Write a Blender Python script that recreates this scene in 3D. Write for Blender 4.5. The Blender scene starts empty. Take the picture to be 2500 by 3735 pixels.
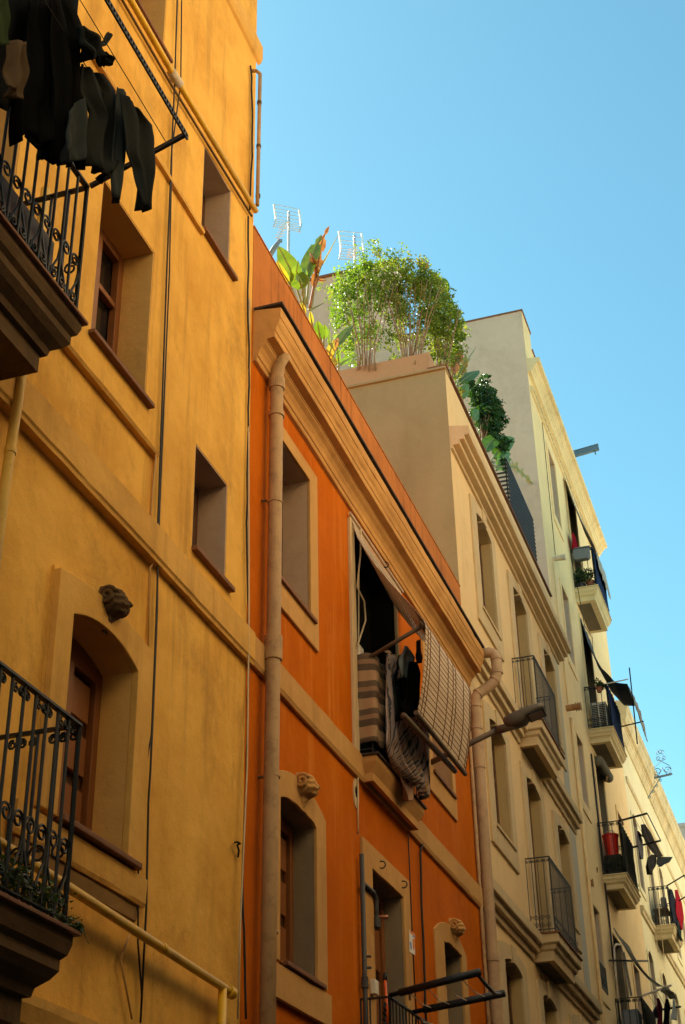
import bpy, math, random
import numpy as np
from mathutils import Vector, Matrix

# ------------------------------------------------------------------ camera, sky, sun, exposure
S = bpy.context.scene
COL = S.collection
CAM = np.array([4.0, 0.0, 1.6])                     # the street side the photographer stands on; facade plane is X = 0
FPX, CX, CY = 5285.67, 1250.0, 1867.5               # focal length and centre in pixels of the 2500 x 3735 photograph
RX = np.array([0.94887668, -0.17495899, -0.26272114])
RY = np.array([0.31511901, 0.47694737, 0.82050059])
RZ = np.array([-0.0182498, -0.8613423, 0.50769714])
cam = bpy.data.cameras.new('camera')
cam.sensor_fit = 'AUTO'; cam.sensor_width = 36.0; cam.lens = FPX / 3735 * 36.0
cam.clip_start = 0.05; cam.clip_end = 2000
co = bpy.data.objects.new('camera', cam); COL.objects.link(co)
right = Vector((RX[0], RY[0], RZ[0])); up = -Vector((RX[1], RY[1], RZ[1])); back = -Vector((RX[2], RY[2], RZ[2]))
m4 = Matrix((right, up, back)).transposed().to_4x4(); m4.translation = Vector(CAM)
co.matrix_world = m4
S.camera = co

SUN_EL, SUN_AZ = 41.0, 24.0                          # sun behind the left-hand houses, a little ahead
to_sun = Vector((-math.cos(math.radians(SUN_EL)) * math.cos(math.radians(SUN_AZ)),
                 math.cos(math.radians(SUN_EL)) * math.sin(math.radians(SUN_AZ)), math.sin(math.radians(SUN_EL))))
w = bpy.data.worlds.new('World'); S.world = w; w.use_nodes = True
nt = w.node_tree
sky = nt.nodes.new('ShaderNodeTexSky'); sky.sky_type = 'NISHITA'; sky.sun_disc = False
sky.sun_elevation = math.radians(SUN_EL); sky.sun_rotation = math.radians(270 + SUN_AZ)
sky.altitude = 0; sky.air_density = 1.0; sky.dust_density = 0.6; sky.ozone_density = 1.2
bg = nt.nodes['Background']; bg.inputs[1].default_value = 0.070
tint = nt.nodes.new('ShaderNodeMix'); tint.data_type = 'RGBA'; tint.blend_type = 'MULTIPLY'; tint.inputs[0].default_value = 1
tint.inputs[7].default_value = (0.71, 1.18, 1.01, 1)
nt.links.new(sky.outputs[0], tint.inputs[6]); nt.links.new(tint.outputs[2], bg.inputs[0])
sl = bpy.data.lights.new('sun', 'SUN'); sl.energy = 5.0; sl.angle = math.radians(0.5); sl.color = (1.0, 0.93, 0.82)
so = bpy.data.objects.new('sun', sl); COL.objects.link(so); so.rotation_euler = to_sun.to_track_quat('Z', 'Y').to_euler()
so.location = (0, 0, 40)
S.view_settings.view_transform = 'Standard'; S.view_settings.look = 'None'; S.view_settings.gamma = 1
S.view_settings.use_curve_mapping = False
S.view_settings.exposure = 1.72
S.cycles.max_bounces = 8; S.cycles.diffuse_bounces = 5; S.cycles.transparent_max_bounces = 8

random.seed(7); rnd = random.random
def ru(a, b): return a + (b - a) * random.random()

# ------------------------------------------------------------------ photo crops -> true points on a plane of the street
CR = dict(A=(0,0,.63776), B=(0,900,.63776), C=(0,1850,.63776), D=(0,2735,.63776), F=(850,1700,.63776), G=(850,2735,.63776),
          E=(850,700,.70153), H=(1550,1100,.6059), I=(1600,2000,.57398), J=(1600,2835,.57398),
          a1=(0,0,.38265), a2=(0,500,.38412), a3=(0,2350,.59112), a4=(950,750,.25608), a5=(1150,850,.38265), a6=(1250,1850,.35077),
          a7=(1250,2350,.31888), a8=(1250,3300,.38265), b1=(2000,1700,.29876), b2=(2050,2300,.23474), b3=(2200,2700,.21337),
          b4=(2100,2900,.2551), b5=(2150,3250,.22321), b6=(1700,2350,.2551), b7=(1850,1250,.2551))
def ray(c, x, y):
    ox, oy, s = CR[c]; d = np.array([ox + x*s - CX, oy + y*s - CY, FPX])
    return np.array([RX @ d, RY @ d, RZ @ d])
def PX(c, x, y, X=0.0):
    d = ray(c, x, y); t = (X - CAM[0]) / d[0]; return Vector(CAM + t*d)
def PY(c, x, y, Y):
    d = ray(c, x, y); t = (Y - CAM[1]) / d[1]; return Vector(CAM + t*d)

# ------------------------------------------------------------------ materials
MATS = {}
def new_mat(name):
    m = bpy.data.materials.new(name); m.use_nodes = True; MATS[name] = m
    return m, m.node_tree, m.node_tree.nodes['Principled BSDF']
def C4(c): return (c[0], c[1], c[2], 1)
def _mix(nt, a, b, fac, mode='MIX'):
    n = nt.nodes.new('ShaderNodeMix'); n.data_type = 'RGBA'; n.blend_type = mode
    for s, v in ((0, fac), (6, a), (7, b)):
        if hasattr(v, 'is_output'): nt.links.new(v, n.inputs[s])
        else: n.inputs[s].default_value = v if s == 0 else C4(v)
    return n.outputs[2]
def _noise(nt, coord, scale, detail=4, rough=.6, vec=(1,1,1), dist=0):
    mp = nt.nodes.new('ShaderNodeMapping'); mp.inputs['Scale'].default_value = vec
    nt.links.new(coord, mp.inputs[0])
    n = nt.nodes.new('ShaderNodeTexNoise'); n.inputs['Scale'].default_value = scale; n.inputs['Detail'].default_value = detail
    n.inputs['Roughness'].default_value = rough; n.inputs['Distortion'].default_value = dist
    nt.links.new(mp.outputs[0], n.inputs['Vector']); return n.outputs['Fac']
def _ramp(nt, v, a, b):
    r = nt.nodes.new('ShaderNodeMapRange'); r.inputs['From Min'].default_value = a; r.inputs['From Max'].default_value = b
    nt.links.new(v, r.inputs['Value']); return r.outputs['Result']
def _mul(nt, a, k):
    r = nt.nodes.new('ShaderNodeMath'); r.operation = 'MULTIPLY'; nt.links.new(a, r.inputs[0])
    if hasattr(k, 'is_output'): nt.links.new(k, r.inputs[1])
    else: r.inputs[1].default_value = k
    return r.outputs[0]
def plaster(name, col, dark=None, stain=(.10,.06,.03), streak=.35, patch=.5, bump=.35, rough=.9, streak_y=1.0, dirt=.3):
    m, nt, b = new_mat(name)
    tc = nt.nodes.new('ShaderNodeTexCoord').outputs['Object']
    dark = dark or tuple(c*.78 for c in col)
    n1 = _noise(nt, tc, 1.1, 7, .62); c = _mix(nt, col, dark, _mul(nt, _ramp(nt, n1, .38, .72), patch))
    n1b = _noise(nt, tc, 5.5, 6, .7); c = _mix(nt, c, tuple(min(1, x*1.12) for x in col), _mul(nt, _ramp(nt, n1b, .5, .75), .35))
    n2 = _noise(nt, tc, 1.6, 6, .65, (1, 3.2*streak_y, .22)); n2b = _noise(nt, tc, .55, 3, .5)
    c = _mix(nt, c, stain, _mul(nt, _mul(nt, _ramp(nt, n2, .52, .8), streak), _ramp(nt, n2b, .35, .65)))
    n4 = _noise(nt, tc, .9, 10, .78, (1,1,.8), .4); c = _mix(nt, c, stain, _mul(nt, _ramp(nt, n4, .52, .74), dirt))
    n5 = _noise(nt, tc, 3.1, 8, .75, (1,2.2,.5)); c = _mix(nt, c, tuple(x*.55 for x in col), _mul(nt, _ramp(nt, n5, .60, .74), dirt*.8))
    n3 = _noise(nt, tc, 34, 4, .7); c = _mix(nt, c, stain, _mul(nt, _ramp(nt, n3, .66, .8), .28))
    nt.links.new(c, b.inputs['Base Color']); b.inputs['Roughness'].default_value = rough; b.inputs['Specular IOR Level'].default_value = .06
    f1 = _noise(nt, tc, 70, 5, .7); f2 = _noise(nt, tc, 6, 5, .6)
    bp = nt.nodes.new('ShaderNodeBump'); bp.inputs['Strength'].default_value = bump; bp.inputs['Distance'].default_value = .006
    bp2 = nt.nodes.new('ShaderNodeBump'); bp2.inputs['Strength'].default_value = bump; bp2.inputs['Distance'].default_value = .03
    nt.links.new(f1, bp.inputs['Height']); nt.links.new(f2, bp2.inputs['Height']); nt.links.new(bp2.outputs[0], bp.inputs['Normal'])
    nt.links.new(bp.outputs[0], b.inputs['Normal'])
    return m
def simple(name, col, rough=.6, metal=0, var=.25, scale=8, bump=.1, vec=(1,1,1), spec=.35, dirt=None):
    m, nt, b = new_mat(name)
    tc = nt.nodes.new('ShaderNodeTexCoord').outputs['Object']
    n = _noise(nt, tc, scale, 5, .65, vec)
    c = _mix(nt, tuple(x*(1-var) for x in col), tuple(min(1, x*(1+var)) for x in col), n)
    if dirt: c = _mix(nt, c, dirt, _mul(nt, _ramp(nt, _noise(nt, tc, scale*.6, 6, .7), .5, .75), .7))
    nt.links.new(c, b.inputs['Base Color']); b.inputs['Roughness'].default_value = rough; b.inputs['Metallic'].default_value = metal
    b.inputs['Specular IOR Level'].default_value = spec
    if bump:
        bp = nt.nodes.new('ShaderNodeBump'); bp.inputs['Strength'].default_value = bump; bp.inputs['Distance'].default_value = .01
        nt.links.new(_noise(nt, tc, scale*5, 4, .6, vec), bp.inputs['Height']); nt.links.new(bp.outputs[0], b.inputs['Normal'])
    return m
def leafy(name, c1, c2, trans=.45, rough=.35, c3=None):
    m, nt, b = new_mat(name)
    tc = nt.nodes.new('ShaderNodeTexCoord').outputs['Object']
    c = _mix(nt, c1, c2, _ramp(nt, _noise(nt, tc, 7, 3, .6), .35, .65))
    if c3: c = _mix(nt, c, c3, _ramp(nt, _noise(nt, tc, 2.3, 3, .6), .56, .7))
    nt.links.new(c, b.inputs['Base Color']); b.inputs['Roughness'].default_value = rough
    t = nt.nodes.new('ShaderNodeBsdfTranslucent'); nt.links.new(_mix(nt, c, (1.7,1.6,.5), 1.0, 'MULTIPLY'), t.inputs[0])
    mx = nt.nodes.new('ShaderNodeMixShader'); mx.inputs[0].default_value = trans
    nt.links.new(b.outputs[0], mx.inputs[1]); nt.links.new(t.outputs[0], mx.inputs[2])
    nt.links.new(mx.outputs[0], nt.nodes['Material Output'].inputs[0])
    return m
def bands(name, axis, period, stops, rough=.85, wob=.0, trans=0, bump=.2):
    """cloth striped along an object axis; stops = [(pos, colour)...] constant"""
    m, nt, b = new_mat(name)
    tc = nt.nodes.new('ShaderNodeTexCoord').outputs['Object']
    sp = nt.nodes.new('ShaderNodeSeparateXYZ'); nt.links.new(tc, sp.inputs[0])
    v = sp.outputs['XYZ'.index(axis)]
    if wob:
        a = nt.nodes.new('ShaderNodeMath'); a.operation = 'ADD'; nt.links.new(v, a.inputs[0])
        nt.links.new(_mul(nt, _noise(nt, tc, 5, 3, .6), wob), a.inputs[1]); v = a.outputs[0]
    d = nt.nodes.new('ShaderNodeMath'); d.operation = 'DIVIDE'; nt.links.new(v, d.inputs[0]); d.inputs[1].default_value = period
    f = nt.nodes.new('ShaderNodeMath'); f.operation = 'FRACT'; nt.links.new(d.outputs[0], f.inputs[0])
    r = nt.nodes.new('ShaderNodeValToRGB'); r.color_ramp.interpolation = 'CONSTANT'
    el = r.color_ramp.elements
    el[0].position = stops[0][0]; el[0].color = C4(stops[0][1]); el[1].position = stops[1][0]; el[1].color = C4(stops[1][1])
    for p, c in stops[2:]:
        e = el.new(p); e.color = C4(c)
    nt.links.new(f.outputs[0], r.inputs[0])
    c = _mix(nt, r.outputs[0], (.05,.04,.03), _mul(nt, _noise(nt, tc, 6, 5, .7), .35))
    nt.links.new(c, b.inputs['Base Color']); b.inputs['Roughness'].default_value = rough; b.inputs['Specular IOR Level'].default_value = .15
    bp = nt.nodes.new('ShaderNodeBump'); bp.inputs['Strength'].default_value = bump; bp.inputs['Distance'].default_value = .01
    nt.links.new(_noise(nt, tc, 90, 3, .6), bp.inputs['Height']); nt.links.new(bp.outputs[0], b.inputs['Normal'])
    return m
def cloth_mat(name, col, trans=0.0, scale=60):
    m = simple(name, col, .9, 0, .22, 5, .0, spec=.1)
    nt = m.node_tree; b = nt.nodes['Principled BSDF']; b.inputs['Specular IOR Level'].default_value = .03
    tc = nt.nodes.new('ShaderNodeTexCoord').outputs['Object']
    bp = nt.nodes.new('ShaderNodeBump'); bp.inputs['Strength'].default_value = .35; bp.inputs['Distance'].default_value = .02
    nt.links.new(_noise(nt, tc, 14, 5, .6, (1,1,.4)), bp.inputs['Height']); nt.links.new(bp.outputs[0], b.inputs['Normal'])
    if trans:
        t = nt.nodes.new('ShaderNodeBsdfTranslucent'); t.inputs[0].default_value = C4(col)
        mx = nt.nodes.new('ShaderNodeMixShader'); mx.inputs[0].default_value = trans
        nt.links.new(b.outputs[0], mx.inputs[1]); nt.links.new(t.outputs[0], mx.inputs[2])
        nt.links.new(mx.outputs[0], nt.nodes['Material Output'].inputs[0])
    return m

YEL = plaster('yellow plaster', (.81,.455,.098), (.60,.295,.050), stain=(.36,.19,.05), streak=1.1, patch=1.0, bump=.4, dirt=.8)
YEL_T = plaster('yellow trim plaster', (.73,.41,.105), (.53,.28,.065), stain=(.20,.11,.05), streak=.9, patch=.9)
YEL_R = plaster('yellow reveal plaster', (.66,.38,.12), (.55,.30,.08), streak=.2)
WEATH = plaster('weathered ochre plaster', (.34,.20,.075), (.22,.125,.05), stain=(.10,.06,.03), streak=.6, patch=.9)
SOFF = plaster('shade-darkened cement soffit', (.20,.165,.11), (.14,.115,.075), stain=(.07,.055,.035), streak=.3, patch=.9)  # cement grey, darkened so the colour carries the shade under the balconies
DARKST = plaster('weathered balcony stone', (.15,.09,.045), (.08,.05,.025), stain=(.05,.035,.025), streak=.8, patch=.9)
ORG = plaster('orange plaster', (.54,.122,.002), (.43,.092,.002), stain=(.66,.22,.03), streak=1.4, patch=1.0, bump=.35, dirt=.45)
ORG_P = plaster('streaked orange plaster', (.52,.185,.048), (.38,.125,.032), stain=(.07,.035,.02), streak=1.6, patch=.9, streak_y=2.6, dirt=.5)
OTRIM = plaster('tan window surround', (.58,.32,.11), (.46,.24,.08), stain=(.26,.13,.05), streak=.7, patch=.8)
OCORN = plaster('tan cornice', (.62,.33,.11), (.42,.21,.07), stain=(.22,.10,.04), streak=.5, patch=.9)
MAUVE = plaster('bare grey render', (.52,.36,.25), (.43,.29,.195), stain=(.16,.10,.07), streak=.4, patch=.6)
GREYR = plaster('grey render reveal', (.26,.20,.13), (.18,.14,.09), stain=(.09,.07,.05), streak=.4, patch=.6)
BEI = plaster('beige plaster', (.78,.55,.28), (.69,.475,.225), stain=(.40,.26,.13), streak=.3, patch=.5)
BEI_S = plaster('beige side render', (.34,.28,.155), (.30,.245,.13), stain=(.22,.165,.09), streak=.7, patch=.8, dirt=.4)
BTRIM = plaster('beige moulding', (.62,.46,.26), (.52,.37,.20), stain=(.28,.20,.12), streak=.5, patch=.6)
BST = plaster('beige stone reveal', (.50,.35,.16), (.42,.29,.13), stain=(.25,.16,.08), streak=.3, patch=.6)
GSTRIP = plaster('grey cement strip', (.52,.48,.38), (.44,.40,.31), stain=(.25,.22,.16), streak=.4, patch=.6)
PLANTW = plaster('terracotta roof wall', (.48,.27,.145), (.42,.235,.12), stain=(.25,.16,.10), streak=.4, patch=.4)
PAL = plaster('pale yellow plaster', (.90,.66,.34), (.80,.56,.27), stain=(.45,.30,.14), streak=.35, patch=.5)
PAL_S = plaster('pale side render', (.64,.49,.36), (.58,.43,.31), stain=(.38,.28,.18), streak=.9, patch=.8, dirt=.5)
PTRIM = plaster('pale moulding', (.78,.62,.34), (.62,.48,.26), stain=(.30,.22,.12), streak=.7, patch=.7)
CRE = plaster('cream plaster', (.84,.75,.47), (.78,.67,.39), stain=(.45,.33,.17), streak=.45, patch=.6)
CTRIM = plaster('cream moulding', (.76,.62,.36), (.56,.44,.25), stain=(.12,.09,.06), streak=.9, patch=.8)
FARW = plaster('grey lilac wall', (.40,.36,.33), (.33,.30,.28), streak=.3)
OPPB = plaster('dark bounce absorber', (.10,.07,.045), (.07,.05,.03), streak=.3)
OPPC = plaster('pale neutral wall', (.80,.72,.56), (.74,.66,.50), stain=(.4,.32,.22), streak=.3)
OPPA = plaster('warm cream wall', (.82,.64,.38), (.75,.56,.32), stain=(.4,.28,.15), streak=.3)
TILE = simple('red clay tile', (.21,.09,.042), .8, 0, .35, 14, .3)
DTILE = simple('dark roof flashing', (.05,.035,.025), .8, 0, .3, 10, .2)
IRON = simple('black painted iron', (.012,.012,.012), .5, .0, .3, 30, .15, spec=.4)
GIRON = simple('grey painted iron', (.055,.052,.046), .55, .0, .3, 30, .15)
WOOD = simple('brown varnished wood', (.22,.075,.018), .45, 0, .35, 9, .15, (1,6,.4))
DWOOD = simple('dark brown wood', (.09,.035,.012), .5, 0, .35, 9, .15, (1,6,.4))
PANE = simple('dark window glass', (.012,.011,.010), .12, 0, .2, 3, 0, spec=.5)
BLACKIN = simple('dark room', (.010,.009,.007), .9, 0, .2, 3, 0, spec=.05)
CABLE = simple('black cable', (.018,.015,.012), .6, 0, .2, 20, 0)
TCABLE = simple('painted cable', (.50,.28,.09), .7, 0, .3, 20, 0)
WCABLE = simple('pale cable', (.60,.46,.28), .6, 0, .2, 20, 0)
YPIPE = simple('yellow painted pipe', (.76,.43,.018), .4, 0, .2, 12, .1, dirt=(.35,.20,.04))
TPIPE = simple('tan painted pipe', (.43,.26,.115), .6, 0, .3, 11, .3, (1,1,.35), dirt=(.13,.065,.03))
PPIPE = simple('pink beige pipe', (.45,.30,.17), .6, 0, .25, 9, .2, (1,1,.35), dirt=(.24,.14,.075))
OCPIPE = simple('ochre painted pipe', (.62,.38,.07), .6, 0, .25, 7, .15, (1,1,.5), dirt=(.30,.17,.06))
RUST = simple('rusty pipe', (.40,.20,.08), .9, 0, .5, 16, .5, dirt=(.12,.045,.02))
WPIPE = simple('white pipe', (.66,.56,.42), .7, 0, .15, 12, .2, dirt=(.40,.22,.10))
STEELB = simple('blue grey steel', (.13,.20,.25), .5, .3, .2, 10, .1)
LAMPM = simple('grey lamp housing', (.13,.11,.085), .5, .2, .15, 8, .05)
LAMPP = simple('grey lamp pole', (.13,.09,.06), .6, .2, .2, 14, .15)
LENS = simple('lamp lens', (.30,.27,.24), .15, 0, .1, 5, 0, spec=.5)
ALU = simple('bright aluminium', (.85,.84,.80), .3, .6, .05, 6, 0)
BAMB = simple('bamboo slat', (.56,.42,.29), .6, 0, .45, 5, .2, (3,.25,14), dirt=(.36,.22,.11))
DBAMB = simple('dark bamboo pole', (.10,.065,.035), .6, 0, .3, 6, .1, (3,.3,3))
ASPH = simple('asphalt', (.04,.036,.032), .95, 0, .3, 40, .4)
PAVE = simple('paving stone', (.12,.10,.085), .9, 0, .3, 12, .3)
C_BLACK = cloth_mat('black cloth', (.0045,.0043,.004)); C_CHAR = cloth_mat('charcoal cloth', (.022,.024,.022))
C_JEAN = cloth_mat('washed grey denim', (.034,.038,.036)); C_TAUPE = cloth_mat('taupe cloth', (.085,.055,.03))
C_GREEN = cloth_mat('dark green cloth', (.035,.05,.02)); C_TEAL = cloth_mat('dark teal cloth', (.02,.035,.032))
C_BGREY = cloth_mat('blue grey cloth', (.13,.16,.16)); C_RED = cloth_mat('red cloth', (.42,.015,.03), .2)
C_NAVY = cloth_mat('navy cloth', (.02,.025,.04)); C_WINE = cloth_mat('wine red cloth', (.16,.012,.03))
C_AWN = cloth_mat('slate awning cloth', (.13,.14,.16), .25); C_PAWN = cloth_mat('pale awning cloth', (.42,.40,.34), .2)
C_MESH = cloth_mat('dark blue reed screen', (.020,.035,.085), .05); C_DSCR = cloth_mat('dark reed screen', (.035,.032,.022))
C_BROWN = cloth_mat('faded black cloth', (.05,.040,.032), .1); C_GAUZE = cloth_mat('woven grey cloth', (.22,.20,.15), .2)
C_STRIPE = bands('tan and grey striped cloth', 'Z', .30, [(0,(.42,.26,.14)), (.38,(.11,.075,.05)), (.62,(.30,.18,.10)), (.78,(.13,.09,.06))])
C_SHEET = bands('pastel striped sheet', 'Y', .115, [(0,(.50,.38,.32)), (.22,(.10,.10,.11)), (.34,(.52,.40,.33)), (.52,(.42,.26,.26)), (.62,(.50,.30,.08)), (.70,(.52,.40,.33)), (.84,(.08,.08,.09))], wob=.06)
C_ZIG = bands('grey patterned cloth', 'Z', .05, [(0,(.06,.06,.08)), (.5,(.28,.26,.28))], wob=.04)
C_PALEM = bands('pale net cloth', 'Z', .04, [(0,(.55,.58,.52)), (.5,(.16,.2,.2))], wob=.06)
C_SHADE = bands('pale slatted awning', 'X', .05, [(0,(.46,.33,.24)), (.5,(.34,.22,.15))], wob=.05)
RPLAS = simple('red plastic', (.60,.02,.008), .35, 0, .1, 4, 0); GPLAS = simple('grey plastic', (.16,.17,.18), .5, 0, .15, 6, 0)
WPLAS = simple('white plastic', (.70,.64,.52), .5, 0, .1, 6, 0); TPLAS = simple('terracotta pot', (.32,.10,.05), .8, 0, .25, 9, .2)
LILAC = simple('whitewashed unit', (.62,.56,.46), .5, 0, .1, 6, 0); ORPL = simple('orange plastic', (.72,.10,.01), .4, 0, .1, 6, 0)
PAPER = simple('white paper', (.80,.76,.72), .7, 0, .05, 10, 0); PAPO = simple('orange print', (.75,.25,.06), .7, 0, .2, 10, 0)
PAPB = simple('blue print', (.22,.30,.55), .7, 0, .2, 10, 0); PEGW = simple('wooden peg', (.32,.18,.08), .7, 0, .4, 20, 0)
BARK = simple('pale brown bark', (.28,.17,.09), .9, 0, .35, 20, .4, (3,3,.6)); SOIL = simple('potting soil', (.05,.03,.02), .95, 0, .3, 20, .3)
L_FIC = leafy('ficus leaf', (.070,.15,.018), (.19,.29,.03), .46, .4, (.26,.27,.04))
L_FICY = leafy('yellowing ficus leaf', (.085,.145,.02), (.19,.25,.03), .45, .45, (.26,.20,.04))
L_FICD = leafy('dark ficus leaf', (.020,.062,.020), (.045,.11,.022), .30, .25)
L_BAN = leafy('banana leaf', (.085,.17,.025), (.15,.24,.035), .36, .55)
L_BANR = leafy('deep banana leaf', (.05,.13,.010), (.10,.20,.018), .30, .5)
L_BANY = leafy('yellowing banana leaf', (.22,.26,.05), (.40,.26,.03), .40, .4, (.50,.20,.02))
L_DRY = leafy('dry brown leaf', (.22,.085,.035), (.36,.16,.07), .30, .7)
L_IVY = leafy('trailing ivy leaf', (.02,.04,.008), (.055,.085,.014), .3, .4)
L_STEM = simple('plant stem', (.20,.22,.08), .6, 0, .3, 8, 0)

# ------------------------------------------------------------------ mesh helpers
class MB:
    def __init__(s): s.v = []; s.f = []
    def quad(s, *p):
        n = len(s.v); s.v += [tuple(q) for q in p]; s.f.append(tuple(range(n, n+len(p))))
    def box(s, x0, x1, y0, y1, z0, z1):
        n = len(s.v); s.v += [(x0,y0,z0),(x1,y0,z0),(x1,y1,z0),(x0,y1,z0),(x0,y0,z1),(x1,y0,z1),(x1,y1,z1),(x0,y1,z1)]
        s.f += [(n,n+3,n+2,n+1),(n+4,n+5,n+6,n+7),(n,n+1,n+5,n+4),(n+1,n+2,n+6,n+5),(n+2,n+3,n+7,n+6),(n+3,n,n+4,n+7)]
    def bar(s, a, b, w, h, upv=(0,0,1)):
        a = Vector(a); b = Vector(b); d = (b-a).normalized(); u = Vector(upv)
        sd = d.cross(u);  sd = sd.normalized() if sd.length > 1e-6 else Vector((1,0,0)); u = sd.cross(d)
        n = len(s.v)
        for p in (a, b):
            for i, j in ((-1,-1),(1,-1),(1,1),(-1,1)): s.v.append(tuple(p + sd*(i*w/2) + u*(j*h/2)))
        s.f += [(n,n+1,n+2,n+3),(n+7,n+6,n+5,n+4)] + [(n+i, n+4+i, n+4+(i+1)%4, n+(i+1)%4) for i in range(4)]
    def tube(s, pts, r, n=8, cap=True):
        pts = [Vector(p) for p in pts]; k = len(pts); rr = r if isinstance(r, (list, tuple)) else [r]*k
        base = len(s.v); ref = None
        for i, p in enumerate(pts):
            t = (pts[min(i+1,k-1)] - pts[max(i-1,0)]).normalized()
            if ref is None:
                ref = t.cross(Vector((0,0,1)));  ref = t.cross(Vector((1,0,0))) if ref.length < .1 else ref
            ref = (ref - t*ref.dot(t)).normalized(); q = t.cross(ref)
            for j in range(n):
                a = 2*math.pi*j/n; s.v.append(tuple(p + (ref*math.cos(a) + q*math.sin(a))*rr[i]))
        for i in range(k-1):
            for j in range(n):
                a = base+i*n+j; b = base+i*n+(j+1)%n; s.f.append((a, b, b+n, a+n))
        if cap:
            s.f.append(tuple(base+j for j in range(n))[::-1]); s.f.append(tuple(base+(k-1)*n+j for j in range(n)))
    def extr(s, prof, y0, y1):
        n = len(prof); b = len(s.v)
        s.v += [(x, y0, z) for x, z in prof] + [(x, y1, z) for x, z in prof]
        for i in range(n):
            j = (i+1) % n; s.f.append((b+i, b+j, b+n+j, b+n+i))
        s.f.append(tuple(b+i for i in range(n))[::-1]); s.f.append(tuple(b+n+i for i in range(n)))
    def extr_path(s, prof, path):
        """profile (offset, z) swept round a plan path of (x, y) with mitred corners, offset measured outwards (to the right of travel)"""
        P = [Vector((p[0], p[1])) for p in path]; k = len(P); n = len(prof); b = len(s.v)
        for i in range(k):
            d0 = (P[i]-P[i-1]).normalized() if i else (P[1]-P[0]).normalized()
            d1 = (P[i+1]-P[i]).normalized() if i < k-1 else d0
            n0 = Vector((d0.y, -d0.x)); n1 = Vector((d1.y, -d1.x)); mm = (n0+n1).normalized(); mm /= max(.3, mm.dot(n0))
            for o, z in prof: s.v.append((P[i].x + mm.x*o, P[i].y + mm.y*o, z))
        for i in range(k-1):
            for j in range(n):
                jj = (j+1) % n; a = b+i*n
                s.f.append((a+j, a+jj, a+n+jj, a+n+j))
        s.f.append(tuple(b+i for i in range(n))[::-1]); s.f.append(tuple(b+(k-1)*n+i for i in range(n)))
    def ring(s, outer, inner, x0, x1, closed=True):
        n = len(outer); b = len(s.v)
        for x in (x0, x1):
            s.v += [(x, y, z) for y, z in outer]; s.v += [(x, y, z) for y, z in inner]
        o0, i0, o1, i1 = b, b+n, b+2*n, b+3*n
        for i in range(n if closed else n-1):
            j = (i+1) % n
            s.f += [(o1+i, o1+j, i1+j, i1+i), (o0+i, i0+i, i0+j, o0+j), (o0+i, o0+j, o1+j, o1+i), (i0+i, i1+i, i1+j, i0+j)]
        if not closed:
            for i in (0, n-1): s.f.append((o0+i, o1+i, i1+i, i0+i))
    def prism(s, poly, x0, x1):
        n = len(poly); b = len(s.v)
        s.v += [(x0, y, z) for y, z in poly] + [(x1, y, z) for y, z in poly]
        s.f.append(tuple(b+n+i for i in range(n))); s.f.append(tuple(b+i for i in range(n))[::-1])
        for i in range(n):
            j = (i+1) % n; s.f.append((b+i, b+j, b+n+j, b+n+i))
    def lathe(s, c, prof, n=20):
        b = len(s.v); k = len(prof)
        for r, z in prof:
            for j in range(n):
                a = 2*math.pi*j/n; s.v.append((c[0]+r*math.cos(a), c[1]+r*math.sin(a), c[2]+z))
        for i in range(k-1):
            for j in range(n):
                a = b+i*n+j; q = b+i*n+(j+1)%n; s.f.append((a, q, q+n, a+n))
        s.f.append(tuple(b+j for j in range(n))[::-1]); s.f.append(tuple(b+(k-1)*n+j for j in range(n)))
    def grid(s, rows):
        b = len(s.v); m = len(rows[0])
        for r in rows: s.v += [tuple(p) for p in r]
        for i in range(len(rows)-1):
            for j in range(m-1):
                a = b+i*m+j; s.f.append((a, a+1, a+m+1, a+m))
    def build(s, name, mat, parent=None, smooth=False, bevel=0, solid=0):
        me = bpy.data.meshes.new(name); me.from_pydata(s.v, [], s.f); me.validate()
        o = bpy.data.objects.new(name, me); COL.objects.link(o); me.materials.append(mat)
        if smooth:
            for p in me.polygons: p.use_smooth = True
        if solid:
            md = o.modifiers.new('solid', 'SOLIDIFY'); md.thickness = solid; md.offset = 0
        if bevel:
            md = o.modifiers.new('bevel', 'BEVEL'); md.width = bevel; md.segments = 2; md.limit_method = 'ANGLE'
        if parent is not None: adopt(o, parent)
        return o
def adopt(o, parent):
    """children are modelled in world coordinates; an Empty stands at its thing's base"""
    o.parent = parent
    o.matrix_parent_inverse = Matrix.Translation(-parent.location) if parent.type == 'EMPTY' else Matrix()
def tag(o, label, cat, group=None, kind=None):
    if label: o['label'] = label
    if cat: o['category'] = cat
    if group: o['group'] = group
    if kind: o['kind'] = kind
    return o
def thing(name, label, cat, loc, group=None):
    e = bpy.data.objects.new(name, None); COL.objects.link(e); e.location = loc; e.empty_display_size = .1
    return tag(e, label, cat, group)

def dup(root, delta, label, group=None):
    r = root.copy(); COL.objects.link(r); r.location = Vector(root.location) + Vector(delta); r['label'] = label
    if group: r['group'] = group
    for ch in list(root.children):
        c = ch.copy(); COL.objects.link(c); c.parent = r
        for g in list(ch.children):
            d = g.copy(); COL.objects.link(d); d.parent = c
    return r

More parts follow.
